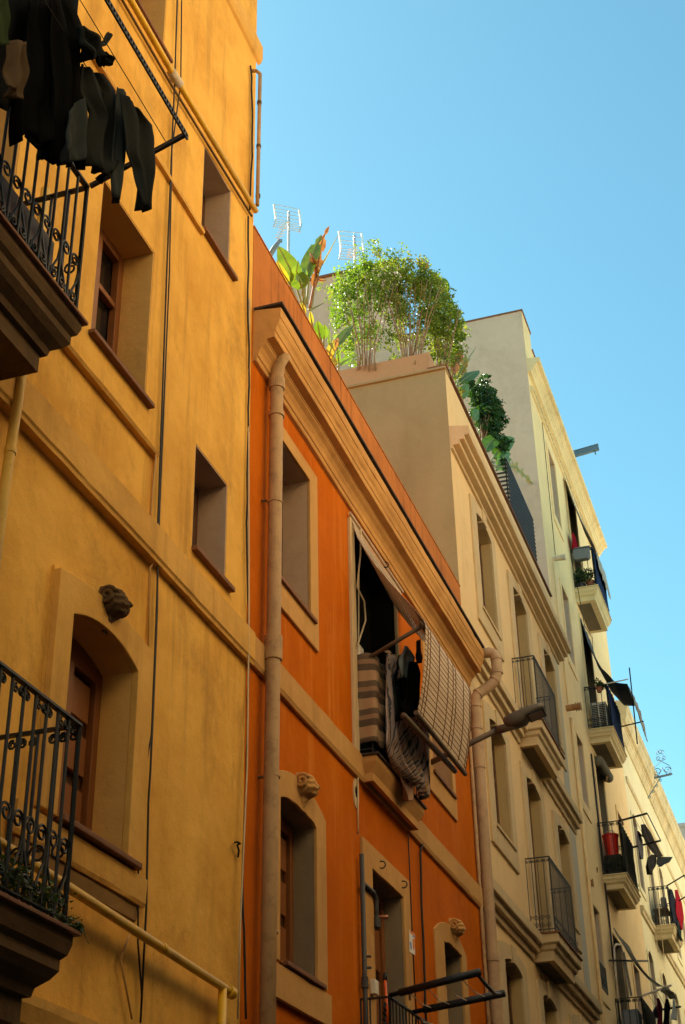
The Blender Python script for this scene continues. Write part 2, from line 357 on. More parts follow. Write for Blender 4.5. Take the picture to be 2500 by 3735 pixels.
# ------------------------------------------------------------------ facade pieces
def arch_top(y0, y1, z, rise, n=12):
    if rise <= 0: return [(y0 + (y1-y0)*i/n, z) for i in range(n+1)]
    hw = (y1-y0)/2; R = (hw*hw + rise*rise)/(2*rise); cy = (y0+y1)/2; cz = z + rise - R
    return [(y0+(y1-y0)*i/n, cz + math.sqrt(max(0, R*R - (y0+(y1-y0)*i/n-cy)**2))) for i in range(n+1)]
def opening_path(y0, y1, z0, z1, rise, jit=0):
    t = arch_top(y0, y1, z1, rise)
    if jit: t = [(y, z + ru(-jit, jit)) for y, z in t]
    return [(y0, z0)] + t + [(y1, z0)]
def window(root, y0, y1, z0, z1, rise=0, depth=.33, reveal=YEL_R, sur=None, sill=None, kind='pane', name='window', jit=0, label=None, frame=None):
    """one opening: the pane is the part, with reveal, surround, frame and sill as its sub-parts. Returns the hole in the wall."""
    crown = z1 + rise; g = .014
    p = MB(); p.quad((-depth+.02, y0-g, z0-.01), (-depth+.02, y1+g, z0-.01), (-depth+.02, y1+g, crown+g), (-depth+.02, y0-g, crown+g))
    pane = p.build(name, {'pane': PANE, 'dark': BLACKIN, 'wood': DWOOD}[kind], root)
    if label: pane['label'] = label
    inn = opening_path(y0, y1, z0, z1, rise, jit)
    out = [(y0-g, z0)] + [(y0-g + (y1-y0+2*g)*i/12, crown+g) for i in range(13)] + [(y1+g, z0)]
    r = MB(); r.ring(out, inn, -depth-.01, -.004, closed=False); r.build('reveal', reveal, pane)
    if sur:
        l, rr, t, b = sur['l'], sur['r'], sur['t'], sur['b']; tr = sur.get('rise', rise)
        mb = MB()
        ot = arch_top(y0-l, y1+rr, z1+t, tr)
        outer = [(y0-l, z0-b)] + ot + [(y1+rr, z0-b)]
        ins = [inn[0]] + inn[1:-1] + [inn[-1]]
        mb.ring(outer, ins, -.003, sur.get('p', .03), closed=b > 0)
        mb.build('surround', sur['m'], pane, bevel=.006)
        if sur.get('key'):
            yc = (y0+y1)/2; mb = MB(); mb.prism([(yc-.10, crown-.035), (yc-.135, crown+.20), (yc+.135, crown+.20), (yc+.10, crown-.035)], -.12, sur.get('p', .03)+.022); mb.build('keystone', sur['m'], pane, bevel=.006)
    if sill:
        mb = MB(); mb.box(-depth+.08, sill.get('p', .07), sill['y0'], sill['y1'], z0-sill.get('h', .03), z0+.006)
        mb.build('sill', sill['m'], pane, bevel=.006)
    fm = frame or WOOD
    if kind in ('pane', 'wood') and frame is not False:
        fr = MB(); x0, x1 = -depth+.025, -depth+.085; w_ = .075
        fr.box(x0, x1, y0, y0+w_, z0, crown); fr.box(x0, x1, y1-w_, y1, z0, crown)
        fr.box(x0-.003, x1-.003, y0+w_, y1-w_, z1-w_, crown+.005); fr.box(x0-.003, x1-.003, y0+w_, y1-w_, z0, z0+.11)
        ym = (y0+y1)/2; fr.box(x0-.005, x1+.012, ym-.05, ym+.05, z0+.11, z1-w_)
        if kind == 'wood':
            for a, b_ in ((y0+w_, ym-.05), (ym+.05, y1-w_)):
                hh = z1-w_-z0-.11
                for k in range(3):
                    fr.box(x0+.006, x1-.02, a+.045, b_-.045, z0+.11+hh*k/3+.05, z0+.11+hh*(k+1)/3-.05)
        else:
            fr.box(x0-.004, x1-.01, y0+w_, ym-.05, z0+(z1-z0)*.62, z0+(z1-z0)*.62+.05); fr.box(x0-.004, x1-.01, ym+.05, y1-w_, z0+(z1-z0)*.62, z0+(z1-z0)*.62+.05)
        fr.build('frame', fm, pane, bevel=.005)
    return (y0-g, y1+g, z0, crown+g)
def wall(root, y0, y1, z0, z1, holes, mat, deep=-9.0, zones=(), name='wall', side=None):
    """front skin with holes; zones = (y0,y1,z0,z1,x) shallow steps in the plaster; solid body behind"""
    ys = sorted({round(v, 4) for v in [y0, y1] + [c for h in list(holes)+list(zones) for c in h[:2]] if y0 <= v <= y1})
    zs = sorted({round(v, 4) for v in [z0, z1] + [c for h in list(holes)+list(zones) for c in h[2:4]] if z0 <= v <= z1})
    def cell(i, j):
        cy, cz = (ys[i]+ys[i+1])/2, (zs[j]+zs[j+1])/2
        for h in holes:
            if h[0] < cy < h[1] and h[2] < cz < h[3]: return None
        x = 0.0
        for h in zones:
            if h[0] < cy < h[1] and h[2] < cz < h[3]: x = h[4]
        return x
    X = [[cell(i, j) for j in range(len(zs)-1)] for i in range(len(ys)-1)]
    D = -.345; mb = MB()
    for i in range(len(ys)-1):
        for j in range(len(zs)-1):
            x = X[i][j]
            if x is None: continue
            mb.quad((x,ys[i],zs[j]), (x,ys[i+1],zs[j]), (x,ys[i+1],zs[j+1]), (x,ys[i],zs[j+1]))
    for i in range(len(ys)):
        for j in range(len(zs)-1):
            a = X[i-1][j] if i > 0 else None; b = X[i][j] if i < len(ys)-1 else None
            a = D if a is None else a; b = D if b is None else b
            if abs(a-b) > 1e-5: mb.quad((a,ys[i],zs[j]), (b,ys[i],zs[j]), (b,ys[i],zs[j+1]), (a,ys[i],zs[j+1]))
    for i in range(len(ys)-1):
        for j in range(len(zs)):
            a = X[i][j-1] if j > 0 else None; b = X[i][j] if j < len(zs)-1 else None
            a = D if a is None else a; b = D if b is None else b
            if abs(a-b) > 1e-5: mb.quad((a,ys[i],zs[j]), (a,ys[i+1],zs[j]), (b,ys[i+1],zs[j]), (b,ys[i],zs[j]))
    o = mb.build(name, mat, root)
    bd = MB(); bd.box(deep, D-.002, y0+.001, y1-.001, z0, z1-.001)
    bo = bd.build('side_wall', side or mat, root)
    return o
def spiral(c, u, v, r0, turns, a0, hand=1, n=16, rmin=.25):
    """spiral in the plane (u, v) shrinking inwards"""
    pts = []
    for i in range(n+1):
        t = i/n; a = a0 + hand*2*math.pi*turns*t; r = r0*(1-(1-rmin)*t)
        pts.append(Vector(c) + Vector(u)*(r*math.cos(a)) + Vector(v)*(r*math.sin(a)))
    return pts
def railing(mb, path, z0, z1, spacing=.115, r=.007, top=.03, scroll='heart', sr=.005, midrail=None, n=6, topscroll=False):
    """iron railing along a plan path [(x,y)..]"""
    for (a, b) in zip(path[:-1], path[1:]):
        A = Vector((a[0], a[1], 0)); B = Vector((b[0], b[1], 0)); L = (B-A).length; d = (B-A)/L; k = max(1, round(L/spacing)); U = (0,0,1)
        mb.bar(A+Vector((0,0,z1)), B+Vector((0,0,z1)), top, .014); mb.bar(A+Vector((0,0,z0+.05)), B+Vector((0,0,z0+.05)), top*.7, .010)
        if midrail: mb.bar(A+Vector((0,0,midrail)), B+Vector((0,0,midrail)), top*.6, .010)
        for i in range(k+1):
            p = A + d*(L*i/k); rr = r*1.5 if i in (0, k) else r
            mb.tube([p+Vector((0,0,z0)), p+Vector((0,0,z1))], rr, n)
        for i in range(k):
            p = A + d*(L*(i+.5)/k); s = L/k
            if scroll == 'heart':
                h = s*2.2; 
                for sg in (-1, 1):
                    q = p + Vector((0,0,z0+.06+h))
                    sp = spiral(q + d*(sg*s*.25), d*sg, U, s*.25, 1.2, math.pi*.98, -1, 12)
                    mb.tube([p+Vector((0,0,z0+.06)), p + d*(sg*s*.42) + Vector((0,0,z0+.06+h*.55)), q + d*(sg*s*.48)] + spiral(q + d*(sg*s*.22), d*sg, U, s*.26, 1.3, 0, 1, 12), sr, 5)
            elif scroll == 'lyre' and i % 2 == 0 and i < k-1:
                p = A + d*(L*(i+1)/k); h = .34
                for sg in (-1, 1):
                    c1 = p + d*(sg*s*.50) + Vector((0,0,z0+.06+h))
                    crv = [p + d*(sg*.006) + Vector((0,0,z0+.05)), p + d*(sg*s*.35) + Vector((0,0,z0+.05+h*.30)), p + d*(sg*s*.82) + Vector((0,0,z0+.05+h*.62)), p + d*(sg*s*.95) + Vector((0,0,z0+.05+h*.90))]
                    mb.tube(crv + spiral(c1, d*sg, U, s*.42, 1.35, .15, 1, 16, .3), sr, 5)
                    mb.tube(spiral(p + d*(sg*s*.55) + Vector((0,0,z0+.14)), d*sg, U, s*.34, 1.3, math.pi*.9, 1, 14, .3), sr, 5)
            elif scroll == 'pair' and i % 2 == 0:
                for sg in (-1, 1):
                    q = p + Vector((0,0,z0+.22)); mb.tube(spiral(q + d*(sg*s*.5), d*sg, U, s*.45, 1.5, math.pi, -1, 14), sr, 4)
                    q = p + Vector((0,0,z0+.12)); mb.tube(spiral(q + d*(sg*s*.5), d*sg, U, s*.45, 1.5, math.pi, 1, 14), sr, 4)
            if topscroll:
                for sg in (-1, 1):
                    q = p + Vector((0,0,z1-.055)) + d*(sg*s*.24); mb.tube(spiral(q, d*sg, U, s*.23, 1.4, math.pi*.6, -1, 12), sr, 4)
def cornice(root, prof, y0, y1, mat, name='cornice'):
    mb = MB(); k = max(2, int((y1-y0)/1.2))
    mb.extr(prof, y0, y1); return mb.build(name, mat, root, bevel=.004)
def cable(pts, r, mat, name, label, cat='cable', group=None):
    mb = MB(); mb.tube(pts, r, 6); return tag(mb.build(name, mat, None, smooth=True), label, cat, group)
def wob(pts, n=6, amp=.012):
    out = []
    for a, b in zip(pts[:-1], pts[1:]):
        a = Vector(a); b = Vector(b)
        for i in range(n): out.append(a.lerp(b, i/n) + Vector((ru(0, amp*.6), ru(-amp, amp), 0)))
    out.append(Vector(pts[-1])); return out
def resamp(pts, n):
    pts = [Vector(p) for p in pts]; L = [0]
    for a, b in zip(pts[:-1], pts[1:]): L.append(L[-1] + (b-a).length)
    out = []
    for i in range(n):
        t = L[-1]*i/(n-1); k = 0
        while k < len(L)-2 and L[k+1] < t: k += 1
        f = (t-L[k])/max(1e-9, L[k+1]-L[k]); out.append(pts[k].lerp(pts[k+1], f))
    return out
def drape(Lp, Rp, mat, name, label, cat, group=None, folds=3.0, amp=.025, n=22, m=16, nrm=(1,0,0), thick=.006, parent=None, ragged=0):
    A = resamp(Lp, n); B = resamp(Rp, n); N = Vector(nrm).normalized(); ph = ru(0, 6); mb = MB(); rows = []
    for i in range(n):
        row = []
        for j in range(m):
            u = j/(m-1); t = i/(n-1)
            p = A[i].lerp(B[i], u)
            k = amp*(math.sin(u*folds*6.28 + ph + 1.3*t) + .5*math.sin(u*folds*13.7 + 2*ph - 2.1*t) + .35*math.sin(t*9 + u*5 + ph))*(.35+.65*t)
            p = p + N*k
            if ragged and i == n-1: p = p + (A[-1]-A[-2]).normalized()*ru(-ragged, ragged)
            row.append(p)
        rows.append(row)
    mb.grid(rows); o = mb.build(name, mat, parent, smooth=True, solid=thick)
    return tag(o, label, cat, group) if label else o

# ------------------------------------------------------------------ ground
g = MB(); g.box(-300, 300, -300, 400, -.5, 0.0); tag(g.build('ground', ASPH), None, None, kind='structure')
g = MB(); g.box(.005, 1.0, -60, 120, 0.0, .11); tag(g.build('pavement', PAVE), None, None, kind='structure')
g = MB(); g.box(4.55, 5.55, -60, 120, 0.0, .11); tag(g.build('pavement', PAVE), None, None, kind='structure')

# ------------------------------------------------------------------ opposite side of the street (gives the warm bounce light)
def opposite(y0, y1, h, mat, label):
    t = thing('town_house', label, 'house', (5.6, (y0+y1)/2, 0), 'houses across the street')
    b = MB(); b.box(5.6, 14, y0, y1, 0, h); b.build('wall', mat, t)
    q = MB(); q.box(5.565, 5.599, y0+.02, y1-.02, 0, 8.4); q.build('bounce_absorber', OPPB, t)  # unseen dark facing, added to cut light bounced up from the lower storeys
    c = MB(); c.extr([(5.598,h-.5),(5.35,h-.2),(5.35,h-.05),(5.598,h+.02)], y0+.01, y1-.01); c.build('cornice', mat, t)
    n = max(1, int((y1-y0)/2.8)); 
    for k in range(n):
        yc = y0 + (y1-y0)*(k+.5)/n
        for z in np.arange(9.0, h-2.6, 3.3):
            q = MB(); q.box(5.585, 5.597, yc-.5, yc+.5, z, z+2.1); wn = q.build('window', PANE, t)
            f = MB(); f.ring([(yc-.6,z-.1),(yc-.6,z+2.2),(yc+.6,z+2.2),(yc+.6,z-.1)], [(yc-.5,z),(yc-.5,z+2.1),(yc+.5,z+2.1),(yc+.5,z)], 5.55, 5.599); f.build('frame', mat, wn)
opposite(-14, 4.5, 15.0, OPPA, 'tall cream house across the street behind the camera')
opposite(4.52, 17, 16.0, OPPA, 'sunlit cream house across the street from the orange house')
opposite(17.02, 31, 16.5, OPPC, 'sunlit cream house across the street from the beige house')
opposite(31.02, 60, 16.5, OPPC, 'sunlit cream house across the far end of the street')

# ------------------------------------------------------------------ YELLOW HOUSE
YH = thing('yellow_house', 'tall ochre yellow house with red tiled sills at the edge of the photo', 'house', (0, 6, 0))
hol = []
R_ = lambda y0, y1, p=.07: dict(y0=y0, y1=y1, p=p, m=TILE)
hol.append(window(YH, 6.97, 7.82, 7.685, 9.08, depth=.335, sill=dict(y0=6.93, y1=7.90, p=.05, m=TILE), kind='pane'))
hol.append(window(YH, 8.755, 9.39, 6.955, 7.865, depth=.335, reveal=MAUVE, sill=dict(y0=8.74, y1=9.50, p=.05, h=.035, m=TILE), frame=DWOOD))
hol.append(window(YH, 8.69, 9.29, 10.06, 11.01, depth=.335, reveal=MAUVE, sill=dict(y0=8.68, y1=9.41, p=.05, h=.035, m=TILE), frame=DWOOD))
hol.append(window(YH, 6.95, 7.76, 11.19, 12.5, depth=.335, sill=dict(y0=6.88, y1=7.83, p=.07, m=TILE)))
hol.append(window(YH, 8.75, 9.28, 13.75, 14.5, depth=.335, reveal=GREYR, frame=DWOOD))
hol.append(window(YH, 6.985, 7.89, 4.30, 5.555, rise=.10, depth=.30, reveal=YEL_R, kind='wood',
                  sur=dict(l=.20, r=.21, t=.22, b=.012, p=.045, m=YEL_T, rise=.07), sill=dict(y0=7.0, y1=8.02, p=.085, m=TILE)))
hol.append(window(YH, 5.0, 5.85, 6.95, 9.0, depth=.33, kind='pane', name='balcony_door'))
hol.append(window(YH, 5.0, 5.9, 3.55, 5.6, depth=.33, kind='wood', name='balcony_door'))
hol.append(window(YH, 2.6, 3.5, 4.3, 5.9, depth=.33)); hol.append(window(YH, 2.6, 3.5, 7.7, 9.1, depth=.33))
zones = [(1.0, 8.05, 6.75, 7.35, -.025), (1.0, 8.09, 5.80, 6.47, -.02), (1.0, 6.78, 3.2, 5.80, -.02)]
wall(YH, 1.0, 9.868, 0, 15.0, hol, YEL, zones=zones)
def moulding(root, prof, y0, y1, mat, name):
    """hand-run plaster profile: wavers by a few millimetres, with small chips on its outer edges"""
    m = MB(); k = max(3, int((y1-y0)/.16)); n = len(prof); dx = dz = 0.0; xm = max(p[0] for p in prof)
    for i in range(k+1):
        dx = dx*.8 + ru(-.0022,.0022); dz = dz*.8 + ru(-.0025,.0025)
        for x, z in prof:
            c = ru(0,.007) if x > xm*.8 and rnd() < .10 else 0
            m.v.append((x + (dx - c if x > .02 else 0), y0 + (y1-y0)*i/k, z + (dz if x > .02 else 0)))
    for i in range(k):
        for j in range(n): a = i*n+j; b = i*n+(j+1)%n; m.f.append((a, b, b+n, a+n))
    m.f.append(tuple(range(n))[::-1]); m.f.append(tuple(k*n+j for j in range(n)))
    return m.build(name, mat, root)
moulding(YH, [(-.03,6.46),(.045,6.46),(.05,6.485),(.062,6.50),(.062,6.74),(-.03,6.755)], 1.0, 9.905, YEL_T, 'string_course')
moulding(YH, [(-.03,7.335),(.02,7.335),(.035,7.36),(-.03,7.385)], 1.0, 8.055, YEL_T, 'moulding')
moulding(YH, [(-.002,9.97),(.04,9.97),(.045,10.0),(.03,10.04),(-.002,10.05)], 1.0, 8.675, YEL_T, 'moulding')
moulding(YH, [(-.002,13.33),(.03,13.35),(.05,13.40),(.05,13.58),(-.002,13.61)], 1.0, 9.93, YEL_T, 'string_course')
moulding(YH, [(-.002,4.075),(.035,4.075),(.045,4.10),(.05,4.25),(-.002,4.252)], 6.55, 8.17, YEL_T, 'apron')
moulding(YH, [(-.002,3.98),(.012,3.98),(.022,4.06),(-.002,4.072)], 6.6, 8.12, WEATH, 'moulding')
moulding(YH, [(-.002,3.02),(.05,3.05),(.055,3.10),(.085,3.13),(.11,3.22),(.11,3.27),(-.002,3.29)], 1.0, 7.75, YEL_T, 'moulding')
moulding(YH, [(-.002,2.62),(.07,2.65),(.07,2.95),(-.002,2.97)], 1.0, 8.3, YEL_T, 'string_course')
def carved_head(root, yc, zc, wy, hz, dp, mat, name='carved_keystone'):
    """scrolled keystone: a round volute leaning out above a tapering tail"""
    mb = MB(); n, m = 36, 22; rows = []
    for i in range(n+1):
        t = i/n; z = zc + hz*(.5 - t)
        if t < .62: k = math.sqrt(max(0, 1-((t-.31)/.315)**2)); w_ = wy*.5*(.55+.45*k); d_ = dp*(.35+.65*k) if t > .04 else dp*.15
        else: q = (t-.62)/.38; w_ = wy*.5*(.60-.38*q); d_ = dp*(.42-.30*q)
        row = []
        for j in range(m+1):
            a = math.pi*j/m; g_ = 1 + .07*math.cos(a*10)*(1 if t > .2 else .4) - .16*math.exp(-((t-.60)/.035)**2) - .10*math.exp(-((t-.22)/.03)**2) + .05*math.sin(t*40+a*3)
            row.append((max(.004, d_*math.sin(a)**.6*g_), yc - w_*math.cos(a), z))
        rows.append(row)
    mb.grid(rows)
    for sg in (-1, 1):
        mb.tube(spiral((dp*.45, yc + sg*wy*.50, zc+hz*.19), (1,0,0), (0,0,1), hz*.20, 1.7, .3, 1, 22), [.016]*23, 6)
    return mb.build(name, mat, root, smooth=True)
carved_head(YH, 7.45, 5.79, .23, .31, .15, DARKST)
def balcony(root, x, y0, y1, floor, slab, prof=None, mat=DARKST, tile=TILE, name='balcony'):
    """moulded slab; profile offsets are measured from a core that is smaller than the floor"""
    h = floor - slab; prof = prof or [(-.30,0),(-.16,0),(-.16,.28),(-.13,.30),(-.12,.40),(-.07,.50),(-.04,.60),(-.04,.72),(-.015,.78),(0,.90),(0,1.0),(-.30,1.0)]
    pts = [(o, slab + t*h) for o, t in prof]
    path = [(-.01, y0), (x, y0), (x, y1), (-.01, y1)]
    mb = MB()
    # sweep outward: travelling so that the right-hand side points away from the slab
    path_r = path if True else path
    P = [Vector((p[0], p[1])) for p in path]; n = len(pts); b = len(mb.v)
    cx = (0 + x)/2; cy = (y0+y1)/2
    nrm = [Vector((0,-1)), Vector((1,-1)), Vector((1,1)), Vector((0,1))]
    for i in range(4):
        for o, z in pts: mb.v.append((P[i].x + nrm[i].x*o, P[i].y + nrm[i].y*o, z))
    for i in range(3):
        for j in range(n-1):
            a = b+i*n+j; mb.f.append((a, a+1, a+n+1, a+n))
    o0 = pts[0][0]
    sl_ = mb.build(name, mat, root); mb = MB()
    mb.quad((-.01, y0-o0-.02, slab+h*.02), (x+o0+.02, y0-o0-.02, slab+h*.02), (x+o0+.02, y1+o0+.02, slab+h*.02), (-.01, y1+o0+.02, slab+h*.02))
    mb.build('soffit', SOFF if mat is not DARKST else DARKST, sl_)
    t = MB(); t.box(-.005, x+.028, y0-.028, y1+.028, floor, floor+.022); t.build('floor_tiles', tile, sl_, bevel=.004)
    return sl_
bal = balcony(YH, .52, 3.6, 6.40, 3.44, 3.0)
mb = MB(); railing(mb, [(0, 6.36), (.485, 6.36), (.485, 3.7), (0, 3.7)], 3.46, 4.53, .118, .0095, .036, 'lyre', .0075, midrail=None, n=8, topscroll=True)
mb.build('railing', IRON, bal)
bal = balcony(YH, .52, 3.4, 5.95, 6.88, 6.46)
mb = MB(); railing(mb, [(0, 5.92), (.485, 5.92), (.485, 3.5), (0, 3.5)], 6.90, 7.93, .118, .0095, .036, 'lyre', .0075, n=8)
mb.build('railing', IRON, bal)
# pipes of the yellow house
mb = MB(); mb.tube([(.06,1.2,11.0), (.06,7.9,11.06), (.06,9.78,11.17)], .028, 10); p = mb.build('gas_pipe', YPIPE, YH, smooth=True)
mb = MB(); mb.tube([(.058,7.82,11.055), (.06,7.99,11.075)], .040, 10); mb.tube([(.06,7.90,11.06),(.02,7.90,11.06)], .03, 8); mb.build('pipe_joint', WPIPE, p, smooth=True)
mb = MB(); mb.tube([(.03,1.2,10.93), (.03,7.9,10.98), (.03,9.75,11.09)], .011, 6); mb.build('conduit', DARKST, YH, smooth=True)
mb = MB(); mb.tube([(.10,1.2,4.06), (.10,6.0,3.945), (.10,9.42,3.815)], .030, 10); mb.tube([(.10,9.30,3.82),(.10,9.30,2.6)], .030, 10); p = mb.build('gas_pipe', YPIPE, YH, smooth=True)
for a, b, r in (((.10,9.40,3.815),(.10,9.48,3.812),.042), ((.10,9.30,3.55),(.10,9.30,3.50),.040), ((.10,8.35,3.858),(.10,8.30,3.86),.034)):
    mb = MB(); mb.tube([a, b], r, 16); mb.build('pipe_joint', YPIPE, p, bevel=.004)
mb = MB(); mb.tube([(.075,6.10,8.2), (.075,6.06,6.5), (.075,6.03,5.9), (.075,5.98,2.4)], .031, 12); p = mb.build('drainpipe', OCPIPE, YH, smooth=True)
for a, b in (((.075,6.045,6.17),(.075,6.043,6.13)), ((.075,6.015,5.02),(.075,6.014,4.98))):
    mb = MB(); mb.tube([a, b], .037, 20); mb.build('bracket', OCPIPE, p, bevel=.003)
mb = MB(); mb.tube([(.09,9.76,13.0), (.09,9.74,11.2)], .019, 12); mb.tube([(.09,9.76,13.0), (.05,9.76,13.06), (-.01,9.76,13.08)], .019, 12); p = mb.build('drainpipe', TPIPE, YH, smooth=True)
for z in (12.6, 12.0, 11.35): mb = MB(); mb.tube([(.09,9.75,z),(.09,9.75,z-.04)], .024, 20); mb.build('bracket', DARKST, p, bevel=.003)

# ------------------------------------------------------------------ ORANGE HOUSE
OH = thing('orange_house', 'deep orange house with tan cornice and laundry balcony, lowest of the row', 'house', (0, 13.9, 0))
hol = []
SU = lambda l, r, t, b, **k: dict(l=l, r=r, t=t, b=b, p=k.get('p', .03), m=k.get('m', OTRIM), rise=k.get('rise', 0))
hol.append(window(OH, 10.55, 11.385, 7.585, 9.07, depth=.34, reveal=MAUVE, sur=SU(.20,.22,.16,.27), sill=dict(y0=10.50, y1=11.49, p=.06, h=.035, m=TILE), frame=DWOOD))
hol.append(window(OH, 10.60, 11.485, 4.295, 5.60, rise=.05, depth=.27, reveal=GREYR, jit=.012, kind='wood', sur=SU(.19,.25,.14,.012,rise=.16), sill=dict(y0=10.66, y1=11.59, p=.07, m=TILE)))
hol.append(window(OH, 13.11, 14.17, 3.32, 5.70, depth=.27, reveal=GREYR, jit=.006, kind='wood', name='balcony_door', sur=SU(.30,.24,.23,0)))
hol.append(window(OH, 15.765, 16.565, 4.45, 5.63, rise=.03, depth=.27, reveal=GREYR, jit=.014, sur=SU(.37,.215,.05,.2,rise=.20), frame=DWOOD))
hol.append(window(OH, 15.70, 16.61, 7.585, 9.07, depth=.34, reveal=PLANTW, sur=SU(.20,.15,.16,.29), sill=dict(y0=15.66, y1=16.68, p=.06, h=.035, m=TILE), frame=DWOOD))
hol.append(window(OH, 12.79, 14.35, 6.76, 9.33, depth=.30, reveal=BLACKIN, kind='dark', name='balcony_door', sur=SU(.14,.03,.03,0,p=.035,m=BTRIM)))
wall(OH, 9.872, 17.846, 0, 10.05, hol, ORG)
moulding(OH, [(-.002,6.485),(.035,6.485),(.045,6.51),(.05,6.52),(.05,6.74),(-.002,6.752)], 9.93, 17.80, OTRIM, 'string_course')
moulding(OH, [(-.002,3.995),(.045,3.995),(.045,4.248),(-.002,4.25)], 10.40, 11.77, OTRIM, 'apron')
OPROF = [(-.01,9.45),(.04,9.455),(.05,9.475),(.05,9.50),(.065,9.51),(.078,9.56),(.105,9.61),(.145,9.645),(.15,9.665),(.158,9.67),(.158,9.69),(.245,9.70),
         (.25,9.715),(.25,9.765),(.262,9.775),(.266,9.80),(.275,9.83),(.292,9.86),(.305,9.90),(.305,9.925),(.315,9.93),(.32,9.96),(.32,10.045),(-.01,10.09)]
OPROF = [(x*.86, 9.485+(z-9.45)*.915) for x, z in OPROF]
moulding(OH, OPROF, 9.90, 17.86, OCORN, 'cornice')
mb = MB(); mb.box(-.01, .290, 9.895, 17.87, 10.076, 10.098); mb.build('flashing', DTILE, OH)
mb = MB(); mb.box(-.24, .006, 9.872, 17.85, 10.05, 11.07); pw = mb.build('parapet', ORG_P, OH, bevel=.01)
mb = MB(); mb.box(-.245, .012, 9.872, 17.852, 11.07, 11.085); mb.build('coping', ORG_P, pw)
carved_head(OH, 11.14, 5.80, .28, .32, .15, OTRIM); carved_head(OH, 16.24, 5.83, .30, .30, .15, OTRIM)
# balconies
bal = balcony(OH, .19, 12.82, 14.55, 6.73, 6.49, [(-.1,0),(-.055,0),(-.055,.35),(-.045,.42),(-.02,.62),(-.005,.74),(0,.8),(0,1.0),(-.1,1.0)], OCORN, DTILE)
mb = MB(); railing(mb, [(0,12.80),(.16,12.80),(.16,14.50),(0,14.50)], 6.74, 7.76, .11, .007, .028, 'none'); mb.build('railing', IRON, bal)
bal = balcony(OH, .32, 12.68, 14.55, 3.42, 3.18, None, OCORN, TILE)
mb = MB(); railing(mb, [(0,12.71),(.27,12.71),(.27,14.50),(0,14.50)], 3.44, 4.41, .105, .008, .032, 'none', topscroll=False); mb.build('railing', IRON, bal)
# drainpipes
mb = MB(); mb.tube([(.20,10.22,9.75),(.13,10.24,9.66),(.105,10.25,9.52),(.105,10.25,9.3),(.105,10.21,6.9),(.105,10.17,5.2),(.105,10.10,2.0)], .062, 16); p = mb.build('drainpipe', TPIPE, OH, smooth=True)
for z, rr, hh in ((9.50,.075,.12),(9.12,.074,.05),(8.16,.070,.02),(6.84,.076,.22),(5.62,.070,.02),(4.4,.068,.02)):
    y = 10.21 + (z-6.9)*.017; mb = MB(); mb.tube([(.105,y,z),(.105,y-.017*hh,z-hh)], rr, 24); mb.build('collar', TPIPE, p, bevel=.004)
for z in (8.16, 5.62): mb = MB(); mb.tube([(-.01,10.16,z-.01),(.05,10.17,z-.01)], .012, 6); mb.build('bracket', DARKST, p)
rp = [(.22,17.93,10.03),(.33,17.95,10.035),(.40,17.95,10.00),(.425,17.95,9.93),(.42,17.95,9.72),(.39,17.94,9.62),(.34,17.93,9.55),(.16,17.89,9.43),(.115,17.87,9.37),(.10,17.87,9.27),(.10,17.86,8.4),(.10,17.85,5.3),(.10,17.84,2.0)]
mb = MB(); mb.tube(rp, .074, 18); p = mb.build('drainpipe', PPIPE, OH, smooth=True)
for a, b in (((.425,17.95,9.93),(.424,17.95,9.905)), ((.42,17.95,9.76),(.42,17.95,9.70)), ((.39,17.94,9.62),(.375,17.935,9.60)), ((.16,17.89,9.43),(.14,17.88,9.41)), ((.10,17.868,9.25),(.10,17.868,9.22)), ((.10,17.866,8.95),(.10,17.866,8.90)), ((.10,17.86,8.75),(.10,17.86,8.35)), ((.10,17.85,5.95),(.10,17.85,5.85))):
    mb = MB(); mb.tube([a, b], .083, 24); mb.build('collar', PPIPE, p, bevel=.004)
mb = MB(); mb.tube([(.03,17.72,9.3),(.03,17.70,2.0)], .022, 8); mb.build('conduit', TPIPE, OH, smooth=True)
mb = MB(); mb.tube([(.05,12.70,5.72),(.05,12.70,2.6)], .024, 8); mb.tube([(.05,12.70,5.36),(.05,12.73,5.45),(.05,12.80,5.45),(.05,13.05,5.45),(.05,13.12,5.42),(.05,13.13,5.36),(.05,13.13,5.12)], .022, 8); p = mb.build('gas_pipe', GIRON, OH, smooth=True)
for a, b, r in (((.05,13.13,5.24),(.05,13.13,5.14),.036), ((.05,12.70,4.60),(.05,12.70,4.50),.034), ((.05,12.70,4.78),(.11,12.72,4.78),.012), ((.05,12.70,4.68),(.11,12.72,4.68),.012)):
    mb = MB(); mb.tube([a, b], r, 12); mb.build('valve', GIRON, p, bevel=.003)
mb = MB(); mb.tube([(.05,13.13,5.24),(.12,13.16,5.24),(.15,13.17,5.24)], .02, 8); mb.build('tap', simple('copper', (.42,.16,.09), .4, .6), p, smooth=True)
for y, z in ((13.36,5.84),(14.12,5.85),(13.90,9.44)):
    mb = MB(); mb.tube([(.0,y,z),(.05,y,z)] + spiral((.05,y,z-.035), (1,0,0), (0,0,1), .035, .7, math.pi/2, -1, 8, 1), .007, 6); mb.build('hook', IRON, OH)
mb = MB(); nn = 20; mb.ring([(12.70+.10*math.cos(6.283*i/nn)*(.7 if math.cos(6.283*i/nn) < 0 else .9), 6.32+.15*math.sin(6.283*i/nn)) for i in range(nn)], [(12.71+.045*math.cos(6.283*i/nn), 6.335+.06*math.sin(6.283*i/nn)) for i in range(nn)], -.002, .012); v = mb.build('vent', BTRIM, OH)
mb = MB(); mb.prism([(12.71+.045*math.cos(6.283*i/nn), 6.335+.06*math.sin(6.283*i/nn)) for i in range(nn)], -.001, .004); mb.build('hole', BLACKIN, v)

